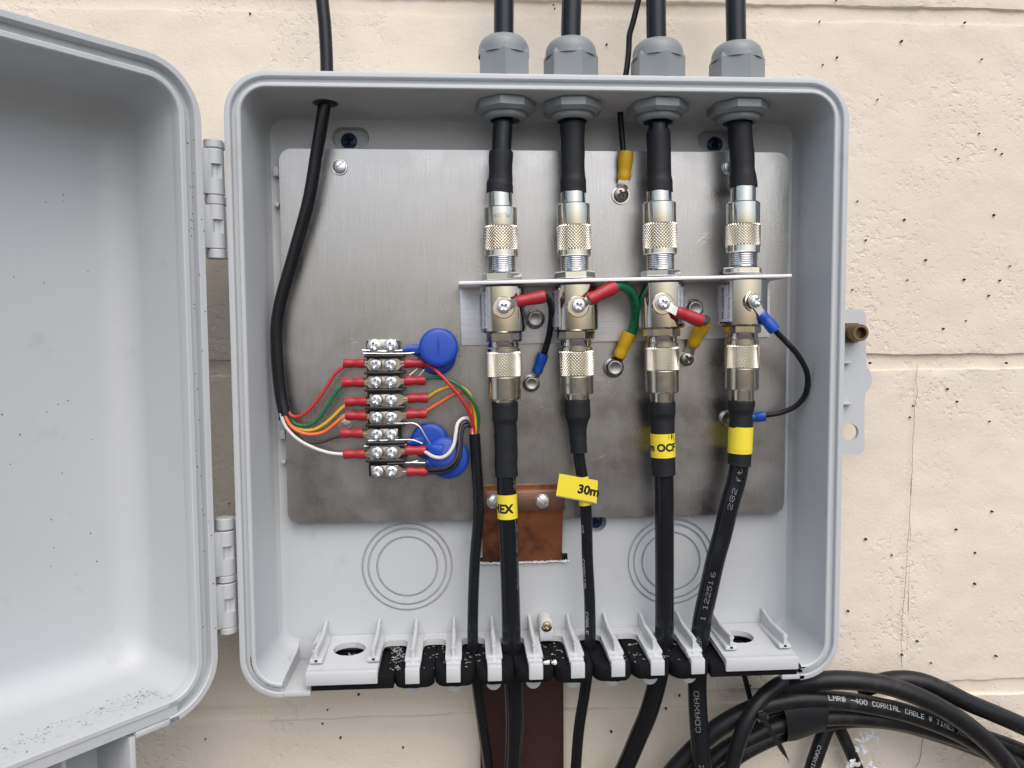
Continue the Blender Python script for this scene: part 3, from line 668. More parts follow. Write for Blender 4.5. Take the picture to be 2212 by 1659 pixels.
# white plastic shavings caught on the foam
mb = MB()
def curl(c, L):
    a = random.uniform(0, 6.28); k = random.uniform(-2, 2); p = []; q = c.copy()
    for i in range(5): p.append(q.copy()); q = q + A(math.cos(a), math.sin(a), random.uniform(-.25, .35))*L/4; a += k*.5
    mb.ribbon(p, random.uniform(.07, .22), .08, A(random.uniform(-.4, .4), -.3, 1))
gaps = [(bounds[0] - 14, FX[0] - 4), (FX[0] + 4, FX[1] - 4), (FX[1] + 4, FX[2] - 4), (FX[3] + 4, FX[4] - 4), (FX[5] + 4, FX[6] - 4), (FX[6] + 4, FX[7] - 4)]
for gi, (a, b) in enumerate(gaps):
    for _ in range((60, 18, 16, 18, 18, 10)[gi]):
        x = random.uniform(a, b) if gi else random.triangular(FX[0] - 14, FX[0] - 5, FX[0] - 9)
        curl(A(x, -random.uniform(2, 32), -171.3), random.uniform(.3, 2.2) if random.random() < .8 else random.uniform(2, 4.5))
for hx_ in (P(756, 1393, 9)[0], P(1592, 1368, 9)[0]):
    for _ in range(22): curl(A(hx_ + random.uniform(-7, 7), -random.uniform(5, 17), -173.8), random.uniform(.4, 3.5))
part(box, 'plastic_shavings', mb, M['shaving'], kind='stuff')
mb = MB()
for _ in range(9): mb.box(A(P(1186, 1428, 24)[0] + random.uniform(-3, 3), -31 + random.uniform(-1, 1), -171.0 + random.uniform(0, .8)), (1.6, 1.2, 1.0), (1, random.uniform(-1, 1), random.uniform(-.5, .5)), (0, 1, .3))
part(box, 'torn_foil_crumbs', mb, M['shaving'], kind='stuff')

# ------------------------------------------------------------------ metal back plate
pl = (-97.2, 180.8, -101.6, 100.4)
plate = thing('backing_plate', 'brushed metal plate with rounded corners inside the grey box', 'metal plate', A(41.8, 0, pl[2]))
r = 6.5; loop = []
for cx_, cz, s in ((pl[0] + r, pl[2] + r, 180), (pl[1] - r, pl[2] + r, 270), (pl[1] - r, pl[3] - r, 0), (pl[0] + r, pl[3] - r, 90)):
    loop += [(cx_ + r*math.cos(math.radians(s + 90*i/8)), cz + r*math.sin(math.radians(s + 90*i/8))) for i in range(9)]
part(plate, 'sheet', MB().prism([loop], bfn, -1.7, 0), M['plate'])
for (u, v, rt) in ((733, 360, -.9), (1577, 361, .4), (745, 912, .75), (1572, 903, .2)):
    c = P(u, v, 1); c[1] = -.9
    part(plate, 'screw', screw_head(c, FRONT, 3.6, 1.9, 'slot', rt, washer=4.3), M['zinc'])
# scratches and scuffs
mb = MB()
for (u, v, L, a, n) in ((1155, 862, 26, .9, 7), (1300, 822, 40, -.3, 9), (1345, 800, 30, .25, 6), (865, 1040, 24, .5, 6), (1250, 555, 40, .3, 4), (1530, 510, 60, .35, 7), (1180, 880, 18, .5, 5), (1600, 1000, 30, 1.2, 5), (760, 735, 16, -.6, 3), (1290, 985, 30, 0, 3)):
    for _ in range(n):
        c = P(u + random.uniform(-14, 14), v + random.uniform(-9, 9), .0); t = a + random.uniform(-.4, .4); l = L*.25*random.uniform(.3, 1); d = A(math.cos(t), 0, math.sin(t)); k = A(-d[2], 0, d[0])*random.uniform(-.12, .12)*l
        mb.ribbon([c - d*l/2, c + k, c + d*l/2], [.05, .22, .04], .02, FRONT)
part(plate, 'scratches', mb, M['foil'], kind='stuff', ang=0)

# ------------------------------------------------------------------ angle bracket
FLV = lambda u: 609.0 - (u - 989)*(17.0/722)          # front edge of the flange in the picture
bl, br_ = P(990, 608, 30), P(1711, 592, 30)
ex = unit(A(br_[0] - bl[0], 0, br_[2] - bl[2])); ez = unit(np.cross(ex, A(0, 1, 0))); Lb = np.linalg.norm(br_ - bl)
bmid = (bl + br_)/2; bmid[1] = 0
brk = thing('angle_bracket', 'bare aluminium angle bracket carrying the four arrestors', 'bracket', bmid - ez*30)
fl_mb = MB().box(bmid + A(0, -15.2, 0) - ez*.8, (Lb, 29.6, 1.7), ex, (0, 1, 0), bev=.3)
part(brk, 'flange', fl_mb, M['alu'])
lg = MB().box(bmid + A(0, -1.3, 0) - ez*17.2, (Lb - 1.0, 1.7, 31), ex, (0, 1, 0), bev=.25); part(brk, 'bracket_leg', lg, M['alu'])
for (u, v, rt) in ((1155.5, 689, .25), (1499, 667, .1)):
    c = P(u, v, 3); c[1] = -2.2; part(brk, 'hex_bolt', hex_bolt(c, FRONT, 4.9, 2.9, rt + .5), M['steel'])

# ------------------------------------------------------------------ connectors and arrestors
AXH = 16.0
AXES = [dict(t=(1080, 425), b=(1090, 862)), dict(t=(1238, 425), b=(1247, 862)), dict(t=(1424, 420), b=(1431, 865)), dict(t=(1605.5, 418), b=(1602, 862))]
ST = [dict(fer=(412, 443), slv=(443, 484), kn=(484, 540), rim=552, thr=590, nut=(587, 604), body=(617, 718), col=(722, 739), neck=750, rim2=760, kn2=(760, 817), slv2=865, fer2=876),
      dict(fer=(410, 435), slv=(435, 482), kn=(482, 540), rim=551, thr=587, nut=(584, 599.5), body=(613, 714), col=(716, 733), neck=747, rim2=758, kn2=(758, 815), slv2=853, fer2=872),
      dict(fer=(408, 432), slv=(432, 478), kn=(478, 537), rim=547, thr=585, nut=(581, 595), body=(608, 709), col=(712, 727), neck=738, rim2=750, kn2=(750, 803), slv2=850, fer2=876),
      dict(fer=(400, 432), slv=(432, 480), kn=(480, 530), rim=543, thr=578, nut=(575, 588), body=(602, 703), col=(706, 720), neck=732, rim2=745, kn2=(745, 798), slv2=844, fer2=872)]
BR = [12.0, 12.0, 12.4, 12.8]
class Axis:
    def __init__(s, d):
        s.T = P(*d['t'], AXH); s.B = P(*d['b'], AXH); s.ax = unit(s.T - s.B)
    def at_z(s, z): return s.B + (s.T - s.B)*((z - s.B[2])/(s.T[2] - s.B[2]))
    def u_at(s, d, v): return d['t'][0] + (d['b'][0] - d['t'][0])*(v - d['t'][1])/(d['b'][1] - d['t'][1])
AX = [Axis(d) for d in AXES]
def tz(i, v, r):                                  # height on the axis so that the front of a ring of radius r shows at v
    q = P(AX[i].u_at(AXES[i], v), v, AXH + r*.95); return (q[2] - AX[i].B[2])/AX[i].ax[2]
def knurl(i, v0, v1, r, cols=70, rows=16, slant=0):
    t1, t0 = tz(i, v0, r), tz(i, v1, r); a = AX[i]; mb = MB(); V = []; F = []
    e1 = unit(FRONT - a.ax*(FRONT @ a.ax)); e2 = np.cross(a.ax, e1)
    prof = [(t0, r - .8)]
    for j in range(rows + 1):
        for k in range(cols):
            an = 2*math.pi*(k + slant*j)/cols; rr = r + .12 if (k + j) % 2 == 0 else r - .68
            if j in (0, rows): rr = r - .4
            V.append(a.B + a.ax*(t0 + (t1 - t0)*j/rows) + (e1*math.cos(an) + e2*math.sin(an))*rr)
    for j in range(rows):
        for k in range(cols):
            q = [j*cols + k, j*cols + (k + 1) % cols, (j + 1)*cols + (k + 1) % cols, (j + 1)*cols + k]
            # split each cell along its ridge so that the teeth come out as pyramids
            if (k + j) % 2 == 0: F += [[q[0], q[1], q[3]], [q[1], q[2], q[3]]]
            else: F += [[q[0], q[1], q[2]], [q[0], q[2], q[3]]]
    mb.add(V, F)
    return mb
NAMES = ['first', 'second', 'third', 'fourth']
WHERE = ['above the HEX label', 'above the 30m label', 'above the OCF label', 'above the blank yellow label']
arrestors = []
for i in range(4):
    a = AX[i]; s = ST[i]; R_ = BR[i]
    t = thing('lightning_arrestor', ['nickel lightning arrestor with red lug and black jumper, leftmost on the bracket', 'nickel lightning arrestor whose red lug holds the green wire',
              'nickel lightning arrestor with sticker on its right side and red lug', 'nickel lightning arrestor with blue lug, rightmost on the bracket'][i], 'lightning arrestor', a.at_z(P(1085, s['neck'], AXH)[2]), 'four lightning arrestors on the bracket')
    arrestors.append(t)
    L_ = lambda prof, n=40, rot=0: MB().lathe(a.B, a.ax, sorted(prof, key=lambda q: 0), n, rot)
    b1, b0 = tz(i, s['body'][0], R_), tz(i, s['body'][1], R_)
    body = part(t, 'body', L_([(b0, R_ - 1.0), (b0 + .7, R_), (b1 - .4, R_), (b1, R_ - .4)], 56), M['nickel'])
    c1, c0 = tz(i, s['col'][0], 9.5), tz(i, s['col'][1], 9.5)
    part(t, 'hex_collar', L_([(c0, 9.0), (c0 + .5, 9.9), (b0 - .5, 9.9), (b0 + .2, 9.4)], 6, .35), M['nickel'], ang=20)
    n0 = tz(i, s['neck'], 8.2); part(t, 'neck', L_([(n0 - 1.5, 7.6), (n0, 8.2), (c0 + .3, 8.2)]), M['nickel'])
    th1, th0 = tz(i, s['rim'] - 6, 7.7), tz(i, s['nut'][1], 7.7); prof = []; z = th0; k = 0
    while z < th1: prof.append((z, 7.75 if k % 2 else 7.1)); z += .48; k += 1
    part(t, 'threaded_barrel', L_(prof, 32), M['nickel'], ang=15)
    q1, q0 = tz(i, s['nut'][0], 10), tz(i, s['nut'][1], 10)
    mb = MB().lathe(a.B, a.ax, [(q0, 10.4), (q0 + .4, 10.7), (q1 - .5, 10.7), (q1, 10.0)], 6, [.2, .45, .1, .55][i]); part(t, 'hex_nut', mb, M['nickel'], ang=20)
    # face turned flat around the earth screw, with screw
    su, sv = [(1088, 663), (1249, 661), (1432.5, 655), (1629, 650.5)][i]
    tilt = [0, 0, 0, .35][i]; sc = P(su, sv, AXH + R_ + .3); nrm = unit(A(math.sin(tilt), -math.cos(tilt), 0)); t['_s'] = 0; del t['_s']
    if i == 3: sc = P(su, sv, AXH + R_*.93 + .3)
    ss = unit(np.cross(nrm, A(0, 0, 1)))
    mb = MB().lathe(sc - nrm*2.4 - A(0, 0, .3), nrm, [(0, 5.7), (2.1, 5.7), (2.4, 5.3)], 40); part(t, 'earth_boss', mb, M['nickel'])
    part(t, 'earth_screw', screw_head(sc + nrm*1.1, nrm, 3.3, 1.5, 'phillips', [.75, .6, .5, .8][i], washer=3.6), M['zinc'])
    # sticker
    la = [(-1.50, -.72), (-1.50, -.72), (.78, 1.5), (-1.5, -.42)][i]
    l1, l0 = tz(i, s['body'][0] + 11, R_), tz(i, s['body'][1] - 9, R_)
    lab = part(t, 'sticker', wrap_patch(a.B, a.ax, R_ + .02, la[0], la[1], l0, l1), M['label'])
    mid = (l0 + l1)/2; mode = 'down' if i == 2 else 'up'
    w = la[1] - la[0]
    lines = [('0-3 GHz Lightning Protector', 2.0, .0), ('P/N: LC03UFUFB', 2.3, .03)] if i != 2 else [('0-6 GHz Lightning Protector', 2.0, 0), ('P/N: LC06UFUFB', 2.3, .03)]
    mbt = MB()
    for li, (txt, sz, bold) in enumerate(lines):
        inn = (la[1] - .10 - li*.30) if i != 2 else (la[0] + .10 + li*.30)
        g = text_geo(txt, sz, bold); w_ = wrap_text(a.B, a.ax, R_ + .18, g, inn, mid, mode); mbt.add(w_.V, w_.F)
    part(lab, 'lettering', mbt, M['ink'], ang=0)

# upper and lower coax cables with their plugs
UPC = [[(1094.5, -800, 12), (1088.5, -60, 16), (1088.5, 0, 16), (1088.3, 85, 16), (1090, 200, 16), (1086.5, 260, 16), (1083, 330, 16), (1081, 400, 16)],
       [(1277.0, -800, 12), (1237, -60, 16), (1235, 0, 16), (1233, 85, 16), (1236, 200, 16), (1236, 270, 16), (1237.5, 330, 16), (1238, 400, 16)],
       [(1423.0, -800, 12), (1417, -60, 16), (1417, 0, 16), (1418, 88, 16), (1421, 200, 16), (1421.5, 270, 16), (1423, 330, 16), (1424, 400, 16)],
       [(1594.5, -800, 12), (1588.5, -60, 16), (1589, 0, 16), (1590.5, 95, 16), (1594, 200, 16), (1598, 270, 16), (1602, 330, 16), (1605.5, 392, 16)]]
SHR = [[(1082.5, 327, 6.1), (1082, 335, 6.25), (1081.5, 375, 6.2), (1081, 392, 6.4), (1080, 398, 6.95), (1079.5, 417, 7.0)],
       [(1236, 262, 6.0), (1236.5, 272, 6.5), (1237, 300, 6.3), (1237.5, 340, 6.25), (1238, 380, 6.3), (1238, 392, 6.9), (1238, 416, 7.0)],
       [(1421.5, 283, 6.0), (1422, 292, 6.3), (1423, 340, 6.2), (1424, 380, 6.25), (1424.5, 392, 6.9), (1424.5, 414, 7.0)],
       [(1594, 240, 6.0), (1598, 270, 6.2), (1600.5, 310, 6.25), (1604, 365, 6.3), (1605, 382, 7.0), (1605.5, 405, 7.15)]]
def lumpy(mb, _):
    for k, v in enumerate(mb.V):
        n_ = noise.noise_vector(Vector((v[0]*.16, v[1]*.16, v[2]*.13))); mb.V[k] = v + A(n_.x, n_.y*.5, 0)*.42
    zs = [v[2] for v in mb.V]; top_, bot_ = max(zs), min(zs)
    for k, v in enumerate(mb.V):                     # the cut ends are not square
        e_ = max(0, 1 - (top_ - v[2])/3.0) - max(0, 1 - (v[2] - bot_)/3.0)
        v[2] += e_*.8*noise.noise(Vector((v[0]*.35, v[1]*.35, top_)))
    return mb
def plug(t, i, up):
    a = AX[i]; s = ST[i]; L_ = lambda prof, n=44: MB().lathe(a.B, a.ax, prof, n)
    if up:
        f1, f0 = tz(i, s['fer'][0], 6.5), tz(i, s['fer'][1], 6.5); part(t, 'ferrule', L_([(f0 - .5, 6.5), (f1, 6.5)]), M['silver'])
        x1, x0 = tz(i, s['slv'][0], 8.7), tz(i, s['slv'][1], 8.7); sl_ = part(t, 'coupling_sleeve', L_([(x0 - 1, 8.6), (x0, 8.7), (x1 - .5, 8.7), (x1, 8.2), (x1, 6.4)]), M['silver' if i < 3 else 'nickel'])
        part(t, 'knurled_grip', knurl(i, *s['kn'], 9.1, slant=0), M['knurl'], ang=0)
        r1, r0 = tz(i, s['kn'][1], 8.8), tz(i, s['rim'], 8.8); part(t, 'rim', L_([(r0, 8.4), (r0 + .5, 8.8), (r1 + .5, 8.8)]), M['silver' if i < 3 else 'nickel'])
        if i == 0:
            w_ = wrap_text(a.B, a.ax, 8.76, text_geo('PL-259', 3.0), .1, (x0 + x1)/2 + 1.0, 'around'); V = np.array(w_.V)
            # stamped upside down on this plug
            c = a.B + a.ax*((x0 + x1)/2)
            g = text_geo('PL-259', 3.0); g = ([(-x, -y) for x, y in g[0]], g[1]); part(sl_, 'stamping', wrap_text(a.B, a.ax, 8.76, g, .1, (x0 + x1)/2 + .6), M['steel'], ang=0)
    else:
        m_ = M['silver']
        r1, r0 = tz(i, s['neck'] + 1, 8.6), tz(i, s['rim2'], 8.6); part(t, 'rim', L_([(r0 - .5, 8.7), (r1 - .4, 8.7), (r1, 8.3), (r1, 7.0)]), m_)
        part(t, 'knurled_grip', knurl(i, *s['kn2'], 9.25, slant=0), M['knurl'], ang=0)
        x1, x0 = tz(i, s['kn2'][1], 8.8), tz(i, s['slv2'], 8.8); sl_ = part(t, 'coupling_sleeve', L_([(x0, 6.4), (x0, 8.3), (x0 + .5, 8.8), (x1 + .8, 8.8)]), m_)
        f1, f0 = x0, tz(i, s['fer2'], 6.4); part(t, 'ferrule', L_([(f0 - 2, 6.4), (f1 + 1, 6.4)]), m_)
        if i == 1: part(sl_, 'stamping', wrap_text(a.B, a.ax, 8.86, text_geo('PL-259', 3.0), -.25, (x0 + x1)/2 - .6), M['steel'], ang=0)
ULAB = ['black coax cable entering the box top, leftmost of the four', 'black coax cable entering the box top, second from the left', 'black coax cable entering the box top, third from the left', 'black coax cable entering the box top, rightmost of the four']
for i in range(4):
    t = thing('coax_cable', ULAB[i], 'coax cable', AX[i].at_z(P(1085, 552, AXH)[2]), 'upper coax cables')
    keys = UPC[i]
    part(t, 'jacket', MB().tube(upath(keys, 8), 5.15, 20), M['cable'])
    part(t, 'heat_shrink', lumpy(MB().tube(curve([P(u, v, 16) for u, v, r in SHR[i]], 5), np.interp(np.arange(5*(len(SHR[i]) - 1) + 1)/5, range(len(SHR[i])), [q[2] for q in SHR[i]]), 24), None), M['shrink'], ang=50)
    plug(t, i, True)

LOW = [[(1090, 868, 16), (1092, 930, 16), (1093.5, 1000, 16), (1094, 1040, 16), (1095, 1090, 16), (1098, 1150, 15), (1103, 1299, 13), (1105.5, 1399, 13), (1109.5, 1483, 13), (1112, 1570, 8), (1108, 1659, 0), (1104, 1740, -6), (1100, 2600, -12)],
       [(1247, 868, 16), (1248, 930, 16), (1251, 986, 16), (1259, 1040, 16), (1266, 1106, 15), (1269, 1206, 13), (1274, 1306, 12), (1274, 1399, 12), (1265, 1483, 10), (1251, 1573, 4), (1244, 1659, -4), (1238, 1740, -10), (1220, 2600, -14)],
       [(1430, 868, 16), (1431, 930, 16), (1433, 1000, 16), (1434.5, 1040, 16), (1435, 1106, 16), (1435.5, 1272, 14), (1433, 1399, 13), (1420, 1472, 13), (1401, 1539, 10), (1380, 1589, 5), (1350, 1659, -2), (1310, 1740, -8), (1180, 2600, -12)],
       [(1601, 868, 16), (1600, 930, 16), (1597, 1000, 16), (1590, 1040, 16), (1578, 1081, 16), (1561, 1152, 15), (1546, 1206, 15), (1531, 1273, 14), (1517, 1339, 14), (1510.5, 1399, 14), (1506, 1476, 14), (1510, 1573, 16), (1517, 1659, 18), (1524, 1740, 18), (1540, 2600, 4)]]
LR = [5.1, 3.08, 5.15, 5.15]
LSH = [[(868, 6.8), (872, 7.0), (905, 6.9), (914, 6.15), (960, 6.05), (1024, 6.1), (1028, 6.1)], [(862, 6.7), (866, 6.85), (900, 6.8), (912, 5.6), (922, 5.0), (935, 4.6), (978, 4.45)],
       [(867, 7.0), (872, 7.15), (893, 7.1), (903, 6.5), (950, 6.45), (1020, 6.35), (1025, 6.35)], [(865, 7.1), (870, 7.2), (883, 7.0), (895, 6.15), (950, 6.15), (998, 6.2), (1005, 6.25)]]
LLAB = ['lower coax cable with yellow label reading HEX', 'thin lower coax cable with yellow flag label reading 30m', 'lower coax cable with yellow label reading OCF on heat shrink', 'lower coax cable with blank yellow label, bending left with dotted print']
lowp = []
for i in range(4):
    t = thing('coax_cable', LLAB[i], 'coax cable', P(LOW[i][-3][0], LOW[i][-3][1], LOW[i][-3][2]), 'lower coax cables')
    full = upath(LOW[i], 14); jac = [p for p in full]; lowp.append((t, full))
    ja = part(t, 'jacket', MB().tube(jac, LR[i], 22), M['cable'])
    keys = LOW[i]; vv = [k[1] for k in keys]
    def ctr(v, i=i, full=full):
        z = P(np.interp(v, vv, [k[0] for k in keys]), v, 16)[2]; zs = [p[2] for p in full]
        j = min(range(len(zs)), key=lambda q: abs(zs[q] - z)); return full[j], j
    vs_ = np.interp(np.linspace(0, len(LSH[i]) - 1, 40), range(len(LSH[i])), [q[0] for q in LSH[i]]); rs_ = np.interp(np.linspace(0, len(LSH[i]) - 1, 40), range(len(LSH[i])), [q[1] for q in LSH[i]])
    pts = []
    for v in vs_:
        pts.append(P(np.interp(v, vv, [k[0] for k in keys]), v, 16))
    part(t, 'heat_shrink', lumpy(MB().tube(pts, list(rs_), 26), pts), M['shrink'], ang=50)
    plug(t, i, False)
    def label_tape(v0, v1, r, name='label_tape'):
        a, b = P(np.interp(v1, vv, [k[0] for k in keys]), v1, 16), P(np.interp(v0, vv, [k[0] for k in keys]), v0, 16)
        ax = unit(b - a); mb = MB().lathe(a, ax, [(0, r), (np.linalg.norm(b - a), r)], 40, caps=False); mb.lathe(a, ax, [(0, r - .12), (np.linalg.norm(b - a), r - .12)], 40, caps=False)
        return part(t, name, mb, M['tape']), a, ax, np.linalg.norm(b - a)
    if i == 0:
        lb, a, ax, Lt = label_tape(1066, 1118, 5.5)
        part(lb, 'lettering', wrap_text(a, ax, 5.58, g_ := text_geo('HEX', 6.4, .045), .66 - max(q[0] for q in g_[0])/5.58, Lt*.5 - 2.9, amin=-1.45), M['ink'], ang=0)
    if i == 2:
        lb, a, ax, Lt = label_tape(935, 986, 6.62)
        part(lb, 'lettering', wrap_text(a, ax, 6.72, g_ := text_geo('80m OCF', 5.6, .045), 1.2 - max(q[0] for q in g_[0])/6.72, Lt*.5 - 2.7, amin=-1.5, amax=1.5), M['ink'], ang=0)
    if i == 3:
        lb, a, ax, Lt = label_tape(923, 978, 6.45)
        part(t, 'label_tape_end', wrap_patch(a, ax, 6.5, -.42, 1.5, 1.6, Lt + .5), M['tape'])
        # dotted print along the jacket, read from below upwards
        S = arc_table(full)[::1]; rev = full[::-1]; tot = S[-1]
        zc = [p[2] for p in rev]
        def s_of(v):
            z = P(np.interp(v, vv, [k[0] for k in keys]), v, 18)[2]; Sr = arc_table(rev); j = min(range(len(zc)), key=lambda q: abs(zc[q] - z)); return Sr[j]
        mbp = MB()
        cable_print(rev, 5.15, 'Z', s_of(1652), 2.6, 3.4, .08, mb=mbp, dot=.5, top=-1)
        cable_print(rev, 5.15, 'CDAXAD', s_of(1580), 2.8, 3.9, .1, mb=mbp, dot=.5, top=-1)
        cable_print(rev, 5.15, '400F', s_of(1425), 2.6, 3.6, .02, mb=mbp, dot=.5, top=-1)
        cable_print(rev, 5.15, '1', s_of(1340), 2.6, 3.6, -.05, mb=mbp, dot=.5, top=-1)
        cable_print(rev, 5.15, '12251', s_of(1318), 2.6, 3.6, -.05, mb=mbp, dot=.5, top=-1)
        cable_print(rev, 5.15, '6', s_of(1243), 2.6, 3.6, -.12, mb=mbp, dot=.5, top=-1)
        cable_print(rev, 5.15, '282', s_of(1096), 2.6, 4.1, -.12, mb=mbp, dot=.5, top=-1)
        cable_print(rev, 5.15, 'ft', s_of(1040), 2.6, 4.1, -.2, mb=mbp, dot=.5, top=-1)
        part(ja, 'dotted_print', mbp, M['wink'], kind='stuff', ang=0)
    if i in (0, 1):
        S = arc_table(full); zc = [p[2] for p in full]
        def s_dn(v): z = P(np.interp(v, vv, [k[0] for k in keys]), v, 17)[2]; return S[min(range(len(zc)), key=lambda q: abs(zc[q] - z))]
        mbp = MB()
        if i == 0: cable_print(full, LR[0], 'LMR', s_dn(1030), 2.6, 2.6, 1.05, mb=mbp, dot=.5, top=-1); cable_print(full, LR[0], 'LMR-400 COAXIAL', s_dn(1125), 2.6, 2.6, 1.08, mb=mbp, dot=.45, top=-1)
        else: cable_print(full, LR[1], 'X8', s_dn(1136), 1.8, 2.3, -.85, mb=mbp, dot=.8, top=-1); cable_print(full, LR[1], 'COAXIAL', s_dn(1212), 1.8, 2.6, -.8, mb=mbp, dot=.8, top=-1); cable_print(full, LR[1], 'CABLE', s_dn(1326), 1.8, 2.6, -.6, mb=mbp, dot=.8, top=-1)
        part(ja, 'white_print', mbp, M['wink'], kind='stuff', ang=0)
    if i == 1:
        q = [P(1208.5, 1023, 21), P(1291, 1038, 21.5), P(1288, 1086, 21.5), P(1201, 1070, 21)]
        n = unit(np.cross(q[1] - q[0], q[3] - q[0])); n = n if n[1] < 0 else -n
        flag = part(t, 'flag_label', MB().add([*q, *[p - n*.25 for p in q]], [[0, 1, 2, 3], [7, 6, 5, 4], [0, 1, 5, 4], [1, 2, 6, 5], [2, 3, 7, 6], [3, 0, 4, 7]]), M['tape'], label='yellow flag label reading 30m', ang=0)
        qb = [p - n*1.0 + (q[1] - q[0])*.02 + (q[3] - q[0])*.06 for p in q]
        part(t, 'flag_liner', MB().add([*qb, *[p - n*.25 for p in qb]], [[0, 1, 2, 3], [7, 6, 5, 4], [0, 1, 5, 4], [1, 2, 6, 5], [2, 3, 7, 6], [3, 0, 4, 7]]), M['shaving'], ang=0)
        exx = unit(q[1] - q[0]); eyy = np.cross(n, exx); eyy = eyy if eyy[2] > 0 else -eyy; g = text_geo('30m', 6.6, .045, False); o_ = (q[0] + q[2])/2 + exx*5.9 - eyy*2.4 + n*.05
        part(flag, 'lettering', MB().add([o_ + exx*x + eyy*y + exx*y*.0 for x, y in g[0]], g[1]), M['ink'], ang=0)
        lb, a, ax, Lt = label_tape(1029, 1090, 3.35, 'label_loop')

# ------------------------------------------------------------------ cable glands through the top of the box
GL = [(1088.3, 82, 1091.5), (1232.8, 88, 1235.5), (1421, 91, 1421), (1591.5, 97, 1594.5)]
for i, (u, v, un) in enumerate(GL):
    top = P(u, v, 16)[2]; x = P(u, 140, 16)[0]; xn = P(un, 235, 16)[0]; base = BZ1
    t = thing('cable_gland', ['grey cable gland on the box top, leftmost of the four', 'grey cable gland on the box top, second from the left', 'grey cable gland on the box top, beside the thin black wire', 'grey cable gland on the box top, rightmost of the four'][i], 'cable gland', A(x, -16, BZ1), 'grey cable glands')
    H_ = top - base; c = A(x, -16, base)
    rot = [.0, .28, .1, .15][i]
    mb = MB().lathe(c, (0, 0, 1), [(.1, 13.2), (1.6, 14.2), (H_*.60, 14.2), (H_*.70, 13.2)], 6, rot); hexb = part(t, 'hex_nut', mb, M['gland'], ang=20)
    dome = [(H_*.58, 13.1), (H_*.70, 13.1)] + [(H_*.70 + (H_*.30)*math.sin(k/7*math.pi/2), 7.2 + 5.9*math.cos(k/7*math.pi/2)) for k in range(1, 8)] + [(H_ - .4, 5.6), (H_*.6, 5.4)]
    part(t, 'dome', MB().lathe(c, (0, 0, 1), dome, 40, caps=False), M['gland'])
    c2 = A(xn, -16, BZ1 - 9.2)
    mb = MB().lathe(c2, (0, 0, -1), [(-1, 10.6), (0, 15.4), (.8, 16.0), (4.4, 16.0), (6.0, 13.6)], 8 if i else 8, rot + .2); part(t, 'lock_nut', mb, M['gland'], ang=20)
    mb = MB().lathe(c2, (0, 0, -1), [(5.5, 11.2), (7.6, 11.2), (8.3, 10.8), (9.0, 9.6), (9.2, 9.0), (9.0, 7.8), (5, 7.4)], 40, caps=False); part(t, 'thread_end', mb, M['gland'])
    mb = MB().lathe(c2, (0, 0, -1), [(4.5, 7.8), (5.2, 5.0)], 32, caps=False); part(t, 'seal', mb, M['shrink'])

# ------------------------------------------------------------------ earth jumpers
def sleeve(parent, a, b, r, m, crimp=.5, name='sleeve'):
    n = 12; pts = [a + (b - a)*k/n for k in range(n + 1)]
    prof = [.86, .95, .97, .92, .9, .93, .98, 1.02, 1.04, 1.05, 1.05, 1.04, 1.0]
    return part(parent, name, MB().tube(pts, [r*p for p in prof], 20, flat=.88), m, ang=40)
def ring_tongue(parent, c, nrm, ro, ri, to, w, m=None):
    nrm = unit(nrm); e1 = unit(to - c - nrm*((to - c) @ nrm)); e2 = np.cross(nrm, e1); fn = lambda x, y, z: c + e1*x + e2*y + nrm*z
    ring = circ(0, 0, ro, 36); mb = MB().prism([ring, circ(0, 0, ri, 24)], fn, 0, .8)
    d = (to - c) @ e1; k = (to - c) @ nrm
    mb.ribbon([c + e1*ro*.75, c + e1*(ro + (d - ro)*.5) + nrm*k*.35, to, to + unit(to - c)*2.5], [w*1.25, w, w*1.05, w*.8], .8, nrm)
    return part(parent, 'ring_tongue', mb, m or M['tin'])
# 1: leftmost arrestor, black wire, blue lug on the plate
RF = lambda i: AXH + BR[i]
t = thing('earth_jumper', 'short black earth wire with red lug above and blue lug below', 'earth wire', P(1148, 845, 0))
a, b = P(1116, 652, 31), P(1177, 640, 30); sleeve(t, a, b, 3.2, M['red'], name='red_sleeve'); ring_tongue(t, P(1088, 663, RF(0) + .35), FRONT, 4.0, 1.6, a, 4.2)
part(t, 'wire', MB().tube(upath([(1172, 641, 30), (1182, 643, 28), (1190, 660, 22), (1191, 690, 14), (1187, 720, 10), (1181, 745, 7.5), (1175, 766, 6)], 8), 1.75, 14), M['cable'])
a2, b2 = P(1160, 805, 4), P(1174, 764, 6); sleeve(t, a2, b2, 2.9, M['blue'], name='blue_sleeve'); c = P(1147.5, 828, 1); ring_tongue(t, A(c[0], -.2, c[2]), FRONT, 4.9, 2, a2, 4.4)
part(t, 'hex_bolt', hex_bolt(A(c[0], -1.0, c[2]), FRONT, 4.3, 2.4, .4), M['steel'])
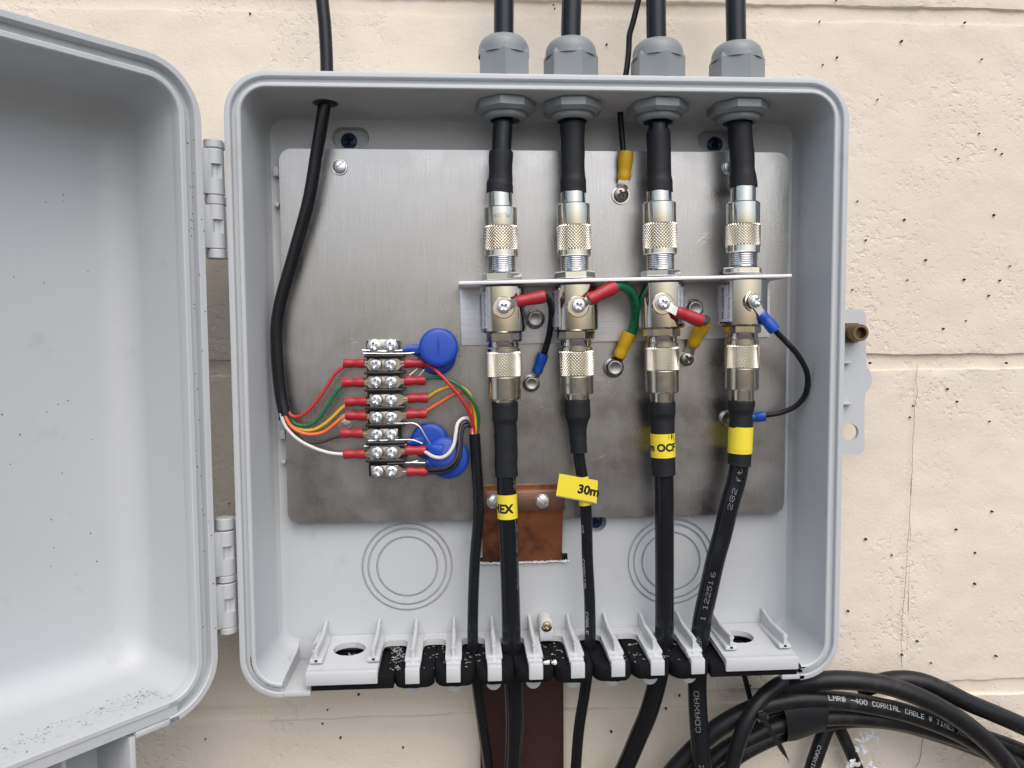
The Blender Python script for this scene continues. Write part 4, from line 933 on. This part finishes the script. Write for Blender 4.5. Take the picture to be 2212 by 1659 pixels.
# 2: green wire
t = thing('earth_jumper', 'thick green earth wire with red lug above and yellow lug below', 'earth wire', P(1327, 815, 0))
a, b = P(1272, 648, 31), P(1329, 619, 27); sleeve(t, a, b, 3.5, M['red'], name='red_sleeve'); ring_tongue(t, P(1249, 661, RF(1) + .35), FRONT, 4.0, 1.6, a, 4.2)
gp = upath([(1322, 622, 27), (1334, 617, 26), (1350, 620, 24), (1362, 631, 21), (1370, 650, 17), (1373, 675, 13), (1371, 697, 10), (1364, 720, 7.5), (1360, 728, 7)], 10)
gw = part(t, 'wire', MB().tube(gp, 2.7, 16), M['wgreen2'])
part(gw, 'wire_print', cable_print(gp, 2.7, '600V OR AWM', 12, 1.5, 1.75, -.2, dot=.95, top=-1), M['ink'], kind='stuff', ang=0)
a2, b2 = P(1337, 771, 4.5), P(1360, 718, 8); sleeve(t, a2, b2, 3.7, M['yellow'], name='yellow_sleeve'); c = P(1326, 794, 1); ring_tongue(t, A(c[0], -.2, c[2]), FRONT, 5.0, 2, a2, 6)
mb = MB()
for k in range(7): d_ = (k - 3)*.75; e_ = unit(np.cross(unit(b2 - a2), FRONT)); mb.tube([a2 + e_*d_ + (b2 - a2)*.1 + A(0, -1.2, 0), a2 + e_*d_*1.05 - (b2 - a2)*.10 + A(0, -.9, 0)], .34, 8)
part(t, 'copper_strands', mb, M['strand'])
part(t, 'hex_bolt', hex_bolt(A(c[0], -1.0, c[2]), FRONT, 5.0, 2.8, .15), M['steel'])
# 3: grey stub, yellow lug behind
t = thing('earth_jumper', 'grey earth wire stub with red lug in front and yellow lug behind', 'earth wire', P(1483, 795, 0))
a, b = P(1461, 673, 31), P(1516, 694, 29); sleeve(t, a, b, 3.3, M['red'], name='red_sleeve'); ring_tongue(t, P(1432.5, 655, RF(2) + .35), FRONT, 4.0, 1.6, a, 4.2)
part(t, 'wire', MB().tube(upath([(1511, 692, 29), (1519, 695, 27), (1526, 692, 20), (1524, 690, 13), (1521, 699, 10)], 8), 2.1, 14), M['wgrey'])
a2, b2 = P(1496, 745, 4), P(1522, 694, 10); sleeve(t, a2, b2, 3.9, M['yellow'], name='yellow_sleeve'); c = P(1483.5, 776, 1); ring_tongue(t, A(c[0], -.2, c[2]), FRONT, 4.6, 1.8, a2, 5.4)
part(t, 'screw', screw_head(A(c[0], -1.1, c[2]), FRONT, 3.9, 2.6, 'phillips', .45), M['steel'])
# 4: black loop on the right
t = thing('earth_jumper', 'black earth wire looping out at the right between two blue lugs', 'earth wire', P(1572, 915, 0))
a, b = P(1644, 678, 28), P(1674, 714, 29); sleeve(t, a, b, 3.1, M['blue'], name='blue_sleeve'); ring_tongue(t, P(1629, 650.5, AXH + BR[3]*.93 + .9), unit(A(.34, -.94, 0)), 4.0, 1.6, a, 4.2)
part(t, 'wire', MB().tube(upath([(1670, 709, 29), (1680, 720, 28), (1697, 737, 27), (1722, 765, 25), (1740, 796, 22), (1745, 822, 18), (1738, 855, 14), (1719, 877, 11), (1687, 891, 8), (1650, 897.5, 6)], 10), 1.5, 14), M['cable_old'])
a2, b2 = P(1618, 903, 4), P(1653, 898, 6); sleeve(t, a2, b2, 2.9, M['blue'], name='blue_sleeve'); c = P(1574, 906, 1); ring_tongue(t, A(c[0], -2.2, c[2]), FRONT, 4.4, 1.8, a2, 4.4)
# 5: thin wire from above
t = thing('earth_wire', 'thin black wire entering the box top, crimped in a yellow lug', 'earth wire', P(1341, 440, 0))
part(t, 'wire', MB().tube(upath([(1450, -800, 8), (1405, -200, 12), (1392, -60, 14), (1379, 0, 12), (1367, 50, 10), (1360, 75, 9), (1358, 110, 8), (1352, 160, 7), (1341, 205, 6), (1340, 245, 5.5), (1344, 300, 5), (1347, 335, 5)], 8), 1.55, 14), M['cable_old'])
a2, b2 = P(1348, 389, 3.6), P(1353, 327, 5); sleeve(t, a2, b2, 3.95, M['yellow'], name='yellow_sleeve'); c = P(1341.5, 421, 1); ring_tongue(t, A(c[0], -.2, c[2]), FRONT, 4.9, 1.8, a2, 5.6)
part(t, 'screw', screw_head(A(c[0], -1.1, c[2]), FRONT, 4.0, 2.7, 'phillips', .4), M['steel'])

# ------------------------------------------------------------------ control cables and terminal strip
def ts(x, y, h): return P(548.6 + x*.23313, 674.8 + y*.23313, h)
tsp = thing('terminal_strip', 'black eight-row screw terminal strip with barriers on the plate', 'terminal strip', ts(1230, 1500, 0))
c0, c1 = ts(1200, 262, 5), ts(1225, 1505, 5); ud = unit(c0 - c1); cd = unit(np.cross(ud, A(0, 1, 0)))
part(tsp, 'base', MB().box(A(*((c0 + c1)/2)*A(1, 0, 1)) + A(0, -4.6, 0), (17.5, 9.0, np.linalg.norm(c0 - c1)), cd, (0, 1, 0), bev=.3), M['strip'])
for k, y in enumerate((405, 560, 720, 885, 1045, 1210, 1375)):
    c = ts(1207 + k*2.5, y, 14)*A(1, 0, 1)
    part(tsp, 'barrier', MB().box(c + A(0, -8.0, 0), (20.8, 14.6, 1.3), cd, (0, 1, 0), bev=.35), M['strip'])
SX = [(1115, 1265), (1125, 1265), (1128, 1270), (1133, 1272), (1138, 1273), (1140, 1273), (1140, 1277), (1148, 1277)]; SY = [310, 485, 645, 815, 975, 1135, 1300, 1475]
for k in range(8):
    m_ = (ts(SX[k][0], SY[k], 9.2) + ts(SX[k][1], SY[k], 9.2))/2
    part(tsp, 'contact_plate', MB().box(m_*A(1, 0, 1) + A(0, -9.3, 0), (14.6, .7, 6.6), cd, (0, 1, 0), bev=.15), M['tin'])
    for x in SX[k]:
        c = ts(x, SY[k], 11.2)
        part(tsp, 'terminal_screw', screw_head(c, FRONT, 3.3, 1.7, 'combo' if 0 < k < 7 else 'phillips', random.uniform(-.6, .6), washer=3.8 if k == 0 else 0), M['zinc'])
LSL = {1: (832, 1025, 470, 470), 2: (822, 1020, 650, 648), 3: (848, 1045, 830, 825), 4: (852, 1045, 955, 960), 5: (808, 1010, 1120, 1122), 6: (833, 1030, 1315, 1312)}
RSL = {1: (1580, 1390, 470, 470), 2: (1588, 1388, 628, 635), 3: (1612, 1425, 793, 797), 4: (1600, 1410, 938, 945), 6: (1592, 1398, 1280, 1280), 7: (1605, 1412, 1475, 1475)}
def spade(t, k, a, b, ya, yb, left):
    A_, B_ = ts(a, ya, 9.5), ts(b, yb, 10.4)
    sl_ = part(t, 'red_sleeve', MB().tube([A_ + (B_ - A_)*q/10 for q in range(11)], [2.6*p for p in (.97, 1.0, 1.0, .96, .86, .84, .9, .97, 1.0, 1.0, .93)], 18, flat=.92), M['red'], ang=40)
    sx = SX[k][0 if left else 1]; e = ts(sx, SY[k], 10.5); d = unit(e - B_)
    part(t, 'spade_tongue', MB().ribbon([B_ - d*1.5, B_ + d*1.5, B_ + (e - B_)*.45, e - d*1.5, e + d*3.0], [2.4, 2.8, 5.8, 6.4, 5.6], .6, FRONT), M['tin'])
    mb = MB(); mb.tube([B_ + A(0, -.4, 0), B_ + d*2.2 + A(0, -.6, 0)], .45, 8); part(t, 'bare_strand', mb, M['strand'])
def wire(t, name, m, keys, r=.92): part(t, name, MB().tube(curve([ts(*k) for k in keys], 8), r, 12), m)
t = thing('control_cable', 'black control cable curving down the left side, splitting into coloured wires', 'control cable', P(616, 900, 8))
part(t, 'jacket', MB().tube(upath([(660, -800, 8), (684, -200, 14), (690, -60, 14), (696, 0, 14), (702, 60, 14), (706, 155, 14), (704, 200, 14), (700, 233, 14), (684, 333, 12), (667, 433, 10.5), (634, 553, 9), (606, 653, 8.5), (598, 706, 8.5), (600, 786, 8.5), (607, 853, 8.5), (616, 897, 9)], 8), 3.3, 20), M['cable'])
for nm, k in (('red_wire', 1), ('green_wire', 2), ('yellow_wire', 3), ('orange_wire', 4), ('brown_wire', 5), ('white_wire', 6)): spade(t, k, *LSL[k], True)
wire(t, 'red_wire', M['wred'], [(320, 925, 10), (345, 955, 10.5), (400, 968, 11), (480, 930, 11.5), (600, 800, 11.5), (700, 650, 11), (760, 560, 10.5), (835, 500, 10), (880, 475, 9.6)])
wire(t, 'green_wire', M['wgreen'], [(310, 930, 9), (330, 975, 9), (380, 1030, 9), (470, 1050, 9.2), (560, 1020, 9.5), (640, 930, 9.8), (700, 840, 10), (760, 740, 9.8), (822, 683, 9.6), (870, 655, 9.5)])
wire(t, 'yellow_wire', M['wyellow'], [(295, 940, 8), (330, 1010, 8), (400, 1070, 8), (470, 1092, 8.3), (560, 1085, 8.8), (660, 1030, 9.2), (740, 960, 9.4), (800, 900, 9.5), (850, 860, 9.5), (890, 838, 9.5)])
wire(t, 'orange_wire', M['worange'], [(280, 935, 10.5), (300, 985, 11), (350, 1060, 11.3), (440, 1115, 11.5), (530, 1130, 11.5), (640, 1110, 11), (740, 1040, 10.5), (800, 990, 10), (855, 965, 9.6), (900, 957, 9.5)])
wire(t, 'brown_wire', M['wbrown'], [(262, 935, 9), (285, 985, 9), (350, 1080, 9), (450, 1170, 9), (540, 1205, 9.2), (640, 1195, 9.4), (720, 1165, 9.4), (810, 1140, 9.5), (850, 1124, 9.5)])
wire(t, 'white_wire', M['wwhite'], [(250, 935, 11), (270, 1010, 11), (310, 1080, 11), (400, 1170, 11), (500, 1230, 10.8), (620, 1280, 10.4), (720, 1305, 10), (832, 1315, 9.6), (880, 1316, 9.5)])
part(t, 'blue_stub', MB().tube([ts(255, 930, 10), ts(246, 1000, 10)], 1.2, 10), M['wblue'])
gr = P(703, 222, 14); gx = A(gr[0], -14, 121.2)
solo('cable_grommet', 'black rubber grommet in the box top, top left', 'grommet', MB().lathe(gx, (0, 0, -1), [(-9, 4.4), (-.2, 4.4), (0, 6.6), (1.2, 6.6), (2.0, 5.4), (2.1, 3.4)], 32), M['strip'], org=gx)
t = thing('control_cable', 'black control cable leaving downward, right of the terminal strip', 'control cable', P(1043, 1573, 4))
ocp = upath([(1025, 937, 11), (1029, 1000, 11), (1033, 1060, 11), (1034, 1106, 11), (1026, 1206, 11), (1022, 1306, 12), (1022, 1399, 12), (1031, 1483, 12), (1043, 1573, 6), (1055, 1659, -2), (1064, 1740, -8), (1070, 2600, -14)], 10)
part(t, 'jacket', MB().tube(ocp, 2.95, 20), M['cable'])
part(t, 'web_seam', MB().tube([p + A(-.2, -2.75, 0) for p in ocp], .4, 8), M['cable'])
for k in RSL: spade(t, k, *RSL[k], False)
wire(t, 'red_wire', M['wred'], [(1540, 472, 9.6), (1580, 478, 10.5), (1650, 510, 13), (1740, 590, 16), (1830, 690, 17.5), (1920, 800, 17), (1980, 900, 15.5), (2020, 1000, 13.5), (2045, 1090, 12), (2042, 1150, 11)])
wire(t, 'green_wire', M['wgreen'], [(1545, 620, 9.5), (1580, 610, 10), (1680, 605, 12), (1780, 620, 14), (1880, 665, 15.5), (1970, 745, 15.5), (2040, 840, 15), (2078, 940, 14), (2078, 1050, 12.5), (2062, 1140, 11)])
wire(t, 'yellow_wire', M['wyellow'], [(1570, 800, 9.5), (1612, 787, 10), (1680, 740, 11.5), (1760, 705, 12.5), (1840, 686, 13), (1920, 692, 13), (1990, 750, 13), (2030, 850, 13), (2050, 960, 12.5), (2055, 1080, 12), (2052, 1140, 11)])
wire(t, 'orange_wire', M['worange'], [(1560, 925, 9.5), (1600, 910, 10), (1700, 850, 11), (1800, 790, 11.5), (1880, 750, 11.5), (1950, 745, 11.5), (2005, 820, 11.5), (2012, 960, 11.5), (2015, 1060, 11.3), (2022, 1140, 11)])
wire(t, 'white_wire', M['wwhite'], [(1545, 1282, 9.6), (1585, 1292, 11), (1660, 1335, 15), (1740, 1345, 17), (1800, 1310, 17.5), (1850, 1230, 17), (1870, 1120, 16), (1888, 1030, 14.5), (1935, 985, 13), (1990, 985, 12), (2025, 1050, 11.5), (2030, 1140, 11)], 1.0)
wire(t, 'brown_wire', M['wbrown'], [(1560, 1462, 9.8), (1605, 1450, 11), (1700, 1450, 15), (1800, 1430, 17), (1870, 1360, 17), (1900, 1250, 16), (1905, 1120, 14.5), (1932, 1032, 13), (1980, 1015, 12), (2025, 1070, 11.3), (2032, 1140, 11)], 1.0)
wire(t, 'blue_wire', M['wblue'], [(1560, 1488, 9.4), (1605, 1486, 10.5), (1720, 1485, 14), (1830, 1455, 15.5), (1890, 1380, 15.5), (1915, 1280, 14.5), (1922, 1150, 13.5), (1945, 1060, 12.5), (1990, 1045, 11.5), (2030, 1100, 11), (2036, 1140, 11)], 1.0)
mb = MB()
for _ in range(46):
    p0 = ts(2040 + random.uniform(-20, 25), 1125, 11.5); d = A(random.uniform(-3, 5), -random.uniform(-.5, 2.5), random.uniform(2, 8)); mb.ribbon([p0, p0 + d*.5 + A(random.uniform(-.6, .6), 0, 0), p0 + d], .07, .05, FRONT)
part(t, 'filler_fibres', mb, M['worange'], kind='stuff', ang=0)

# ------------------------------------------------------------------ blue disc varistors
def varistor(label, c, neck, leads, r, tilt):
    t = thing('disc_varistor', label, 'varistor', c - A(0, 0, r), 'blue disc varistors')
    n = unit(A(*tilt)); prof = [(-1.9, .05), (-1.85, r*.7), (-1.6, r*.88), (-.7, r*.985), (0, r), (.7, r*.985), (1.55, r*.89), (1.8, r*.72), (1.88, .05)]
    d = part(t, 'disc', MB().lathe(c, n, prof, 48), M['varistor'], ang=60)
    e = unit(np.cross(n, A(0, 0, 1))); mb = MB().tube([c + n*1.5 + A(0, 0, r*.52) + e*.4, c + n*1.75 + A(0, 0, -.1), c + n*1.3 + A(0, 0, -r*.8) + e*.8], [.3, .7, .6], 10); part(d, 'lead_ridge', mb, M['varistor'], ang=60)
    mb = MB().tube(curve([c + (neck[0] - c)*.55, *neck], 5), list(np.linspace(4.6, 1.0, 5*len(neck) + 1)), 14, flat=.55); part(t, 'neck', mb, M['varistor'], ang=60)
    for L_ in leads: part(t, 'lead', MB().tube(curve(L_, 6), .42, 8), M['zinc'])
varistor('front blue disc varistor of the upper pair', ts(1711, 325, 15), [ts(1570, 345, 13.5), ts(1490, 372, 12)], [[ts(1500, 372, 12), ts(1420, 380, 12), ts(1200, 382, 12), ts(1010, 380, 12)]], 10.3, (.05, -1, .05))
varistor('rear blue disc varistor of the upper pair', ts(1695, 405, 8), [ts(1520, 350, 8), ts(1440, 340, 9), ts(1370, 352, 11)], [[ts(1380, 352, 11), ts(1200, 360, 11.5), ts(1000, 350, 11.5)], [ts(1600, 500, 9), ts(1555, 560, 9.5), ts(1530, 590, 9.5)], [ts(1520, 520, 9), ts(1440, 585, 9.5)]], 10.2, (0, -1, .1))
varistor('upper left blue disc varistor of the lower pair', ts(1626, 1195, 6), [ts(1520, 1195, 7), ts(1420, 1210, 9)], [[ts(1640, 1232, 10.5), ts(1590, 1150, 11.5), ts(1530, 1055, 12), ts(1480, 1028, 12), ts(1400, 1028, 11.8), ts(1240, 1032, 11.6)], [ts(1560, 1215, 10.5), ts(1470, 1182, 11.5), ts(1380, 1180, 11.6), ts(1060, 1190, 11.6)]], 10.2, (-.05, -1, 0))
varistor('lower right blue disc varistor beside the black cable', ts(1800, 1350, 9.5), [ts(1680, 1375, 10), ts(1585, 1400, 11)], [[ts(1590, 1394, 11), ts(1450, 1392, 11.5), ts(1240, 1400, 11.5)], [ts(1520, 1375, 10.5), ts(1450, 1390, 10.5)], [ts(1410, 1225, 11.3), ts(1200, 1240, 11.6), ts(1020, 1240, 11.6)]], 11.2, (.08, -1, .06))
mb = MB().lathe(ts(1760, 1300, 12.5), unit(A(-.1, -1, .25)), [(-1.6, .05), (-1.4, 5.5), (-.5, 8.2), (0, 8.6), (.6, 8.2), (1.2, 6), (1.5, .05)], 40)
t = thing('disc_varistor', 'foremost blue disc varistor of the lower group behind the white wire', 'varistor', ts(1760, 1350, 12), 'blue disc varistors'); part(t, 'disc', mb, M['varistor'], ang=60)
part(t, 'neck', MB().tube(curve([ts(1740, 1290, 12.5), ts(1650, 1260, 12), ts(1600, 1228, 11)], 6), list(np.linspace(4.4, .9, 13)), 14, flat=.55), M['varistor'], ang=60)

# ------------------------------------------------------------------ copper strap
t = thing('copper_strap', 'flat darkened copper strap clamped to the plate, passing out below the box', 'copper strap', P(1128, 1740, WALL_H))
x0, x1 = P(1042, 1150, .5)[0], P(1216, 1150, .5)[0]; zt = P(1130, 1047, .6)[2]
part(t, 'copper_sheet', MB().ribbon([A((x0 + x1)/2, -.15, zt), A((x0 + x1)/2, -.15, -101.8), A((x0 + x1)/2, 1.4, -106.5), A((x0 + x1)/2, 3.1, -114), A((x0 + x1)/2, 4.6, sr[2] + .2), A((x0 + x1)/2, 12, sr[2] - 4), A((x0 + x1)/2, 20, sr[2] - 9)], x1 - x0, .7, FRONT), M['copper'], ang=30)
xb0, xb1 = P(1037, 1580, -22)[0], P(1217, 1580, -22)[0]
part(t, 'copper_strip', MB().ribbon([A((xb0 + xb1)/2, 21, sr[2] - 9), A((xb0 + xb1)/2, 22, -190), A((xb0 + xb1)/2, 22.3, -520)], xb1 - xb0, .8, FRONT), M['copper_dark'])
ca, cb = P(1046, 1084, 2.6), P(1220, 1080, 2.6); cm = (ca + cb)/2
bar = part(t, 'clamp_bar', MB().box(A(cm[0], -2.0, cm[2]), (np.linalg.norm(cb - ca), 2.2, 11.6), cb - ca, (0, 1, 0), bev=.25), M['copper_bar'])
for u, v, rt in ((1067, 1083.5, -.5), (1172, 1082.6, .85)):
    c = P(u, v, 3.2); part(bar, 'screw', screw_head(A(c[0], -3.9, c[2]), FRONT, 3.7, 1.5, 'slot', rt, washer=3.95), M['zinc'])

# ------------------------------------------------------------------ coil of coax at the lower right
def cz(x, y, h): return P(1474.7 + x/3, 1106 + y/3, h)
def coil_strand(t, keys, r, m=None, k=12, name='jacket'):
    pts = curve([cz(*q) for q in keys], k); return part(t, name, MB().tube(pts, r, 20), m or M['cable_old']), pts
G = 'coiled coax cables'
t = thing('coiled_cable', 'weathered black coax coil strand printed with white lettering', 'coax cable', cz(900, 1250, 8), G)
o_, pa = coil_strand(t, [(-260, 1980, 2), (-110, 1740, 4), (30, 1580, 6), (200, 1420, 8), (400, 1300, 10), (600, 1235, 11), (780, 1212, 11), (950, 1216, 11), (1150, 1240, 11), (1400, 1290, 10), (1620, 1360, 9), (1820, 1450, 7), (2030, 1590, 5), (2180, 1760, 3)], 5.15)
S = arc_table(pa); j = min(range(len(pa)), key=lambda q: np.linalg.norm(pa[q] - cz(918, 1216, 11)))
part(o_, 'white_print', cable_print(pa, 5.15, 'LMR@ -400 COAXIAL CABLE # TIMES MICROWAVE', S[j], 2.7, 2.52, .18, dot=.9, top=-1), M['wink'], kind='stuff', ang=0)
t = thing('coiled_cable', 'black coax coil strand lying uppermost, arching over the printed one', 'coax cable', cz(1200, 1100, 16), G)
coil_strand(t, [(560, 1240, 2), (660, 1160, 6), (800, 1105, 11), (950, 1090, 14), (1100, 1092, 16), (1300, 1120, 17), (1500, 1185, 18), (1700, 1285, 18), (1880, 1410, 17), (2050, 1570, 15), (2200, 1780, 12)], 5.2)
t = thing('coiled_cable', 'black coax coil strand arching highest at the back right', 'coax cable', cz(1500, 1090, 2), G)
coil_strand(t, [(1130, 1160, -6), (1260, 1110, -3), (1400, 1085, 0), (1530, 1095, 2), (1680, 1150, 4), (1850, 1235, 5), (2030, 1310, 5), (2212, 1390, 4), (2420, 1500, 2)], 5.1)
t = thing('coiled_cable', 'black coax coil strand below the printed one, under the tape', 'coax cable', cz(900, 1340, 4), G)
coil_strand(t, [(-160, 1930, 0), (0, 1770, 2), (150, 1640, 3), (320, 1520, 4), (500, 1430, 5), (680, 1365, 6), (850, 1335, 6), (1050, 1325, 5), (1280, 1340, 4), (1500, 1380, 2), (1750, 1455, 0), (2000, 1550, -2), (2250, 1680, -4)], 5.0)
t = thing('coiled_cable', 'thinner black coax strand crossing in front of the coil at its left', 'coax cable', cz(330, 1640, 16), G)
coil_strand(t, [(270, 1900, 18), (310, 1690, 18), (360, 1500, 18), (430, 1330, 17), (520, 1200, 14), (620, 1120, 9), (720, 1095, 2), (820, 1125, -6), (900, 1200, -12)], 4.2)
t = thing('coiled_cable', 'lowest black coax strand at the left of the coil', 'coax cable', cz(400, 1540, -4), G)
coil_strand(t, [(60, 1900, -4), (180, 1740, -4), (330, 1600, -4), (520, 1490, -3), (700, 1420, -3), (900, 1370, -4), (1150, 1345, -6), (1400, 1370, -8), (1650, 1440, -10), (1900, 1530, -11), (2200, 1650, -12)], 4.6)
t = thing('coiled_cable', 'black coax coil strand at the far lower right corner, behind the others', 'coax cable', cz(2000, 1480, -6), G)
coil_strand(t, [(1500, 1330, -14), (1700, 1370, -10), (1900, 1440, -7), (2080, 1500, -6), (2230, 1560, -6), (2420, 1660, -6)], 4.4)
t = thing('coiled_cable', 'thin black strand running under the tape between the two coil bands', 'coax cable', cz(1100, 1290, 2), G)
coil_strand(t, [(560, 1330, 0), (720, 1290, 2), (900, 1275, 3), (1100, 1283, 3), (1350, 1318, 2), (1600, 1390, 0), (1850, 1490, -2), (2100, 1630, -4)], 3.0)
t = thing('coiled_cable', 'black coax strand lowest at the bottom left of the coil', 'coax cable', cz(120, 1640, -10), G)
coil_strand(t, [(-40, 1960, -8), (60, 1800, -8), (190, 1640, -9), (360, 1500, -10), (560, 1400, -11), (760, 1340, -12)], 4.0)
t = thing('hanging_cable', 'black coax tail hanging left below the coil, printed COAXIAL', 'coax cable', cz(840, 1660, -12))
o_, pb = coil_strand(t, [(960, 1340, -14), (920, 1430, -13), (880, 1540, -12), (840, 1660, -12), (790, 1850, -12)], 4.4)
S = arc_table(pb); part(o_, 'white_print', cable_print(pb, 4.4, 'COAXIAL', 16.5, 2.1, 2.6, 0, dot=.8, top=-1), M['wink'], kind='stuff', ang=0)
t = thing('hanging_cable', 'black coax tail hanging right below the coil, beside white shreds', 'coax cable', cz(1130, 1660, -14))
coil_strand(t, [(990, 1330, -16), (1030, 1430, -15), (1080, 1540, -14), (1135, 1670, -14), (1210, 1860, -14)], 3.6)
mb = MB(); i0 = min(range(len(pa)), key=lambda q: np.linalg.norm(pa[q] - cz(690, 1215, 11))); i1 = min(range(len(pa)), key=lambda q: np.linalg.norm(pa[q] - cz(900, 1213, 11)))
loop_pts = []
for (x, hA) in ((615, 0), (690, 0), (780, 0), (905, 0)):
    ct = cz(x, {615: 1180, 690: 1168, 780: 1160, 905: 1164}[x], 9); cb_ = cz(x + {615: 40, 690: 20, 780: 0, 905: -15}[x], {615: 1480, 690: 1475, 780: 1450, 905: 1405}[x], 3); mid = (ct + cb_)/2; hh = (ct - cb_)/2
    loop_pts.append([mid + hh*math.cos(a)*1.0 + A(0, -9.0, 0)*math.sin(a)*(1 if math.sin(a) > 0 else 1.3) for a in np.linspace(0, 2*math.pi, 28, endpoint=False)])
V = [p for l in loop_pts for p in l]; F = [[j*28 + i, j*28 + (i + 1) % 28, (j + 1)*28 + (i + 1) % 28, (j + 1)*28 + i] for j in range(3) for i in range(28)]
solo('electrical_tape', 'black electrical tape wrapped round the coil strands', 'tape', MB().add(V, F), M['shrink'], ang=50)
t = thing('cable_tie', 'black cable tie with its tail hanging down across the coil', 'cable tie', cz(680, 1605, 20))
part(t, 'head', MB().box(cz(512, 1318, 21), (4.4, 3.6, 4.0), cz(560, 1300, 20) - cz(512, 1318, 20), (0, 1, 0), bev=.4), M['strip'])
part(t, 'tail', MB().ribbon(curve([cz(500, 1285, 20), cz(515, 1325, 21), cz(560, 1400, 21), cz(620, 1500, 20), (cz(683, 1607, 18))], 6), [2.6]*20 + [2.4, 2.0, 1.4, .8, .3], .9, FRONT), M['strip'])
t = thing('thin_wire', 'thin black wire dropping behind the box floor at lower right', 'wire', cz(440, 1220, 0))
part(t, 'jacket', MB().tube([cz(395, 1040, -2), cz(415, 1120, -2), cz(445, 1240, -3), cz(480, 1400, -6)], 1.6, 12), M['cable_old'])
mb = MB()
for cx_, cy_, n, sp in ((1180, 1400, 14, 60), (1230, 1440, 12, 45), (1160, 1540, 9, 20), (1110, 1630, 26, 28), (1210, 1645, 8, 15), (1165, 1480, 5, 20)):
    for _ in range(n):
        c = cz(cx_ + random.uniform(-sp, sp), cy_ + random.uniform(-sp*.5, sp*.5), -10 + random.uniform(-4, 4)); a = random.uniform(0, 6.28); p = []; q = c.copy()
        for i in range(6): p.append(q.copy()); q = q + A(math.cos(a), random.uniform(-.4, .4), math.sin(a))*.7; a += random.uniform(-.9, 1.3)
        mb.ribbon(p, random.uniform(.6, 1.9), .12, A(random.uniform(-.6, .6), -1, random.uniform(-.6, .6)))
solo('white_shreds', 'curled white plastic shreds hanging below the coil', 'shreds', mb, M['shaving'], kind='stuff', ang=60)
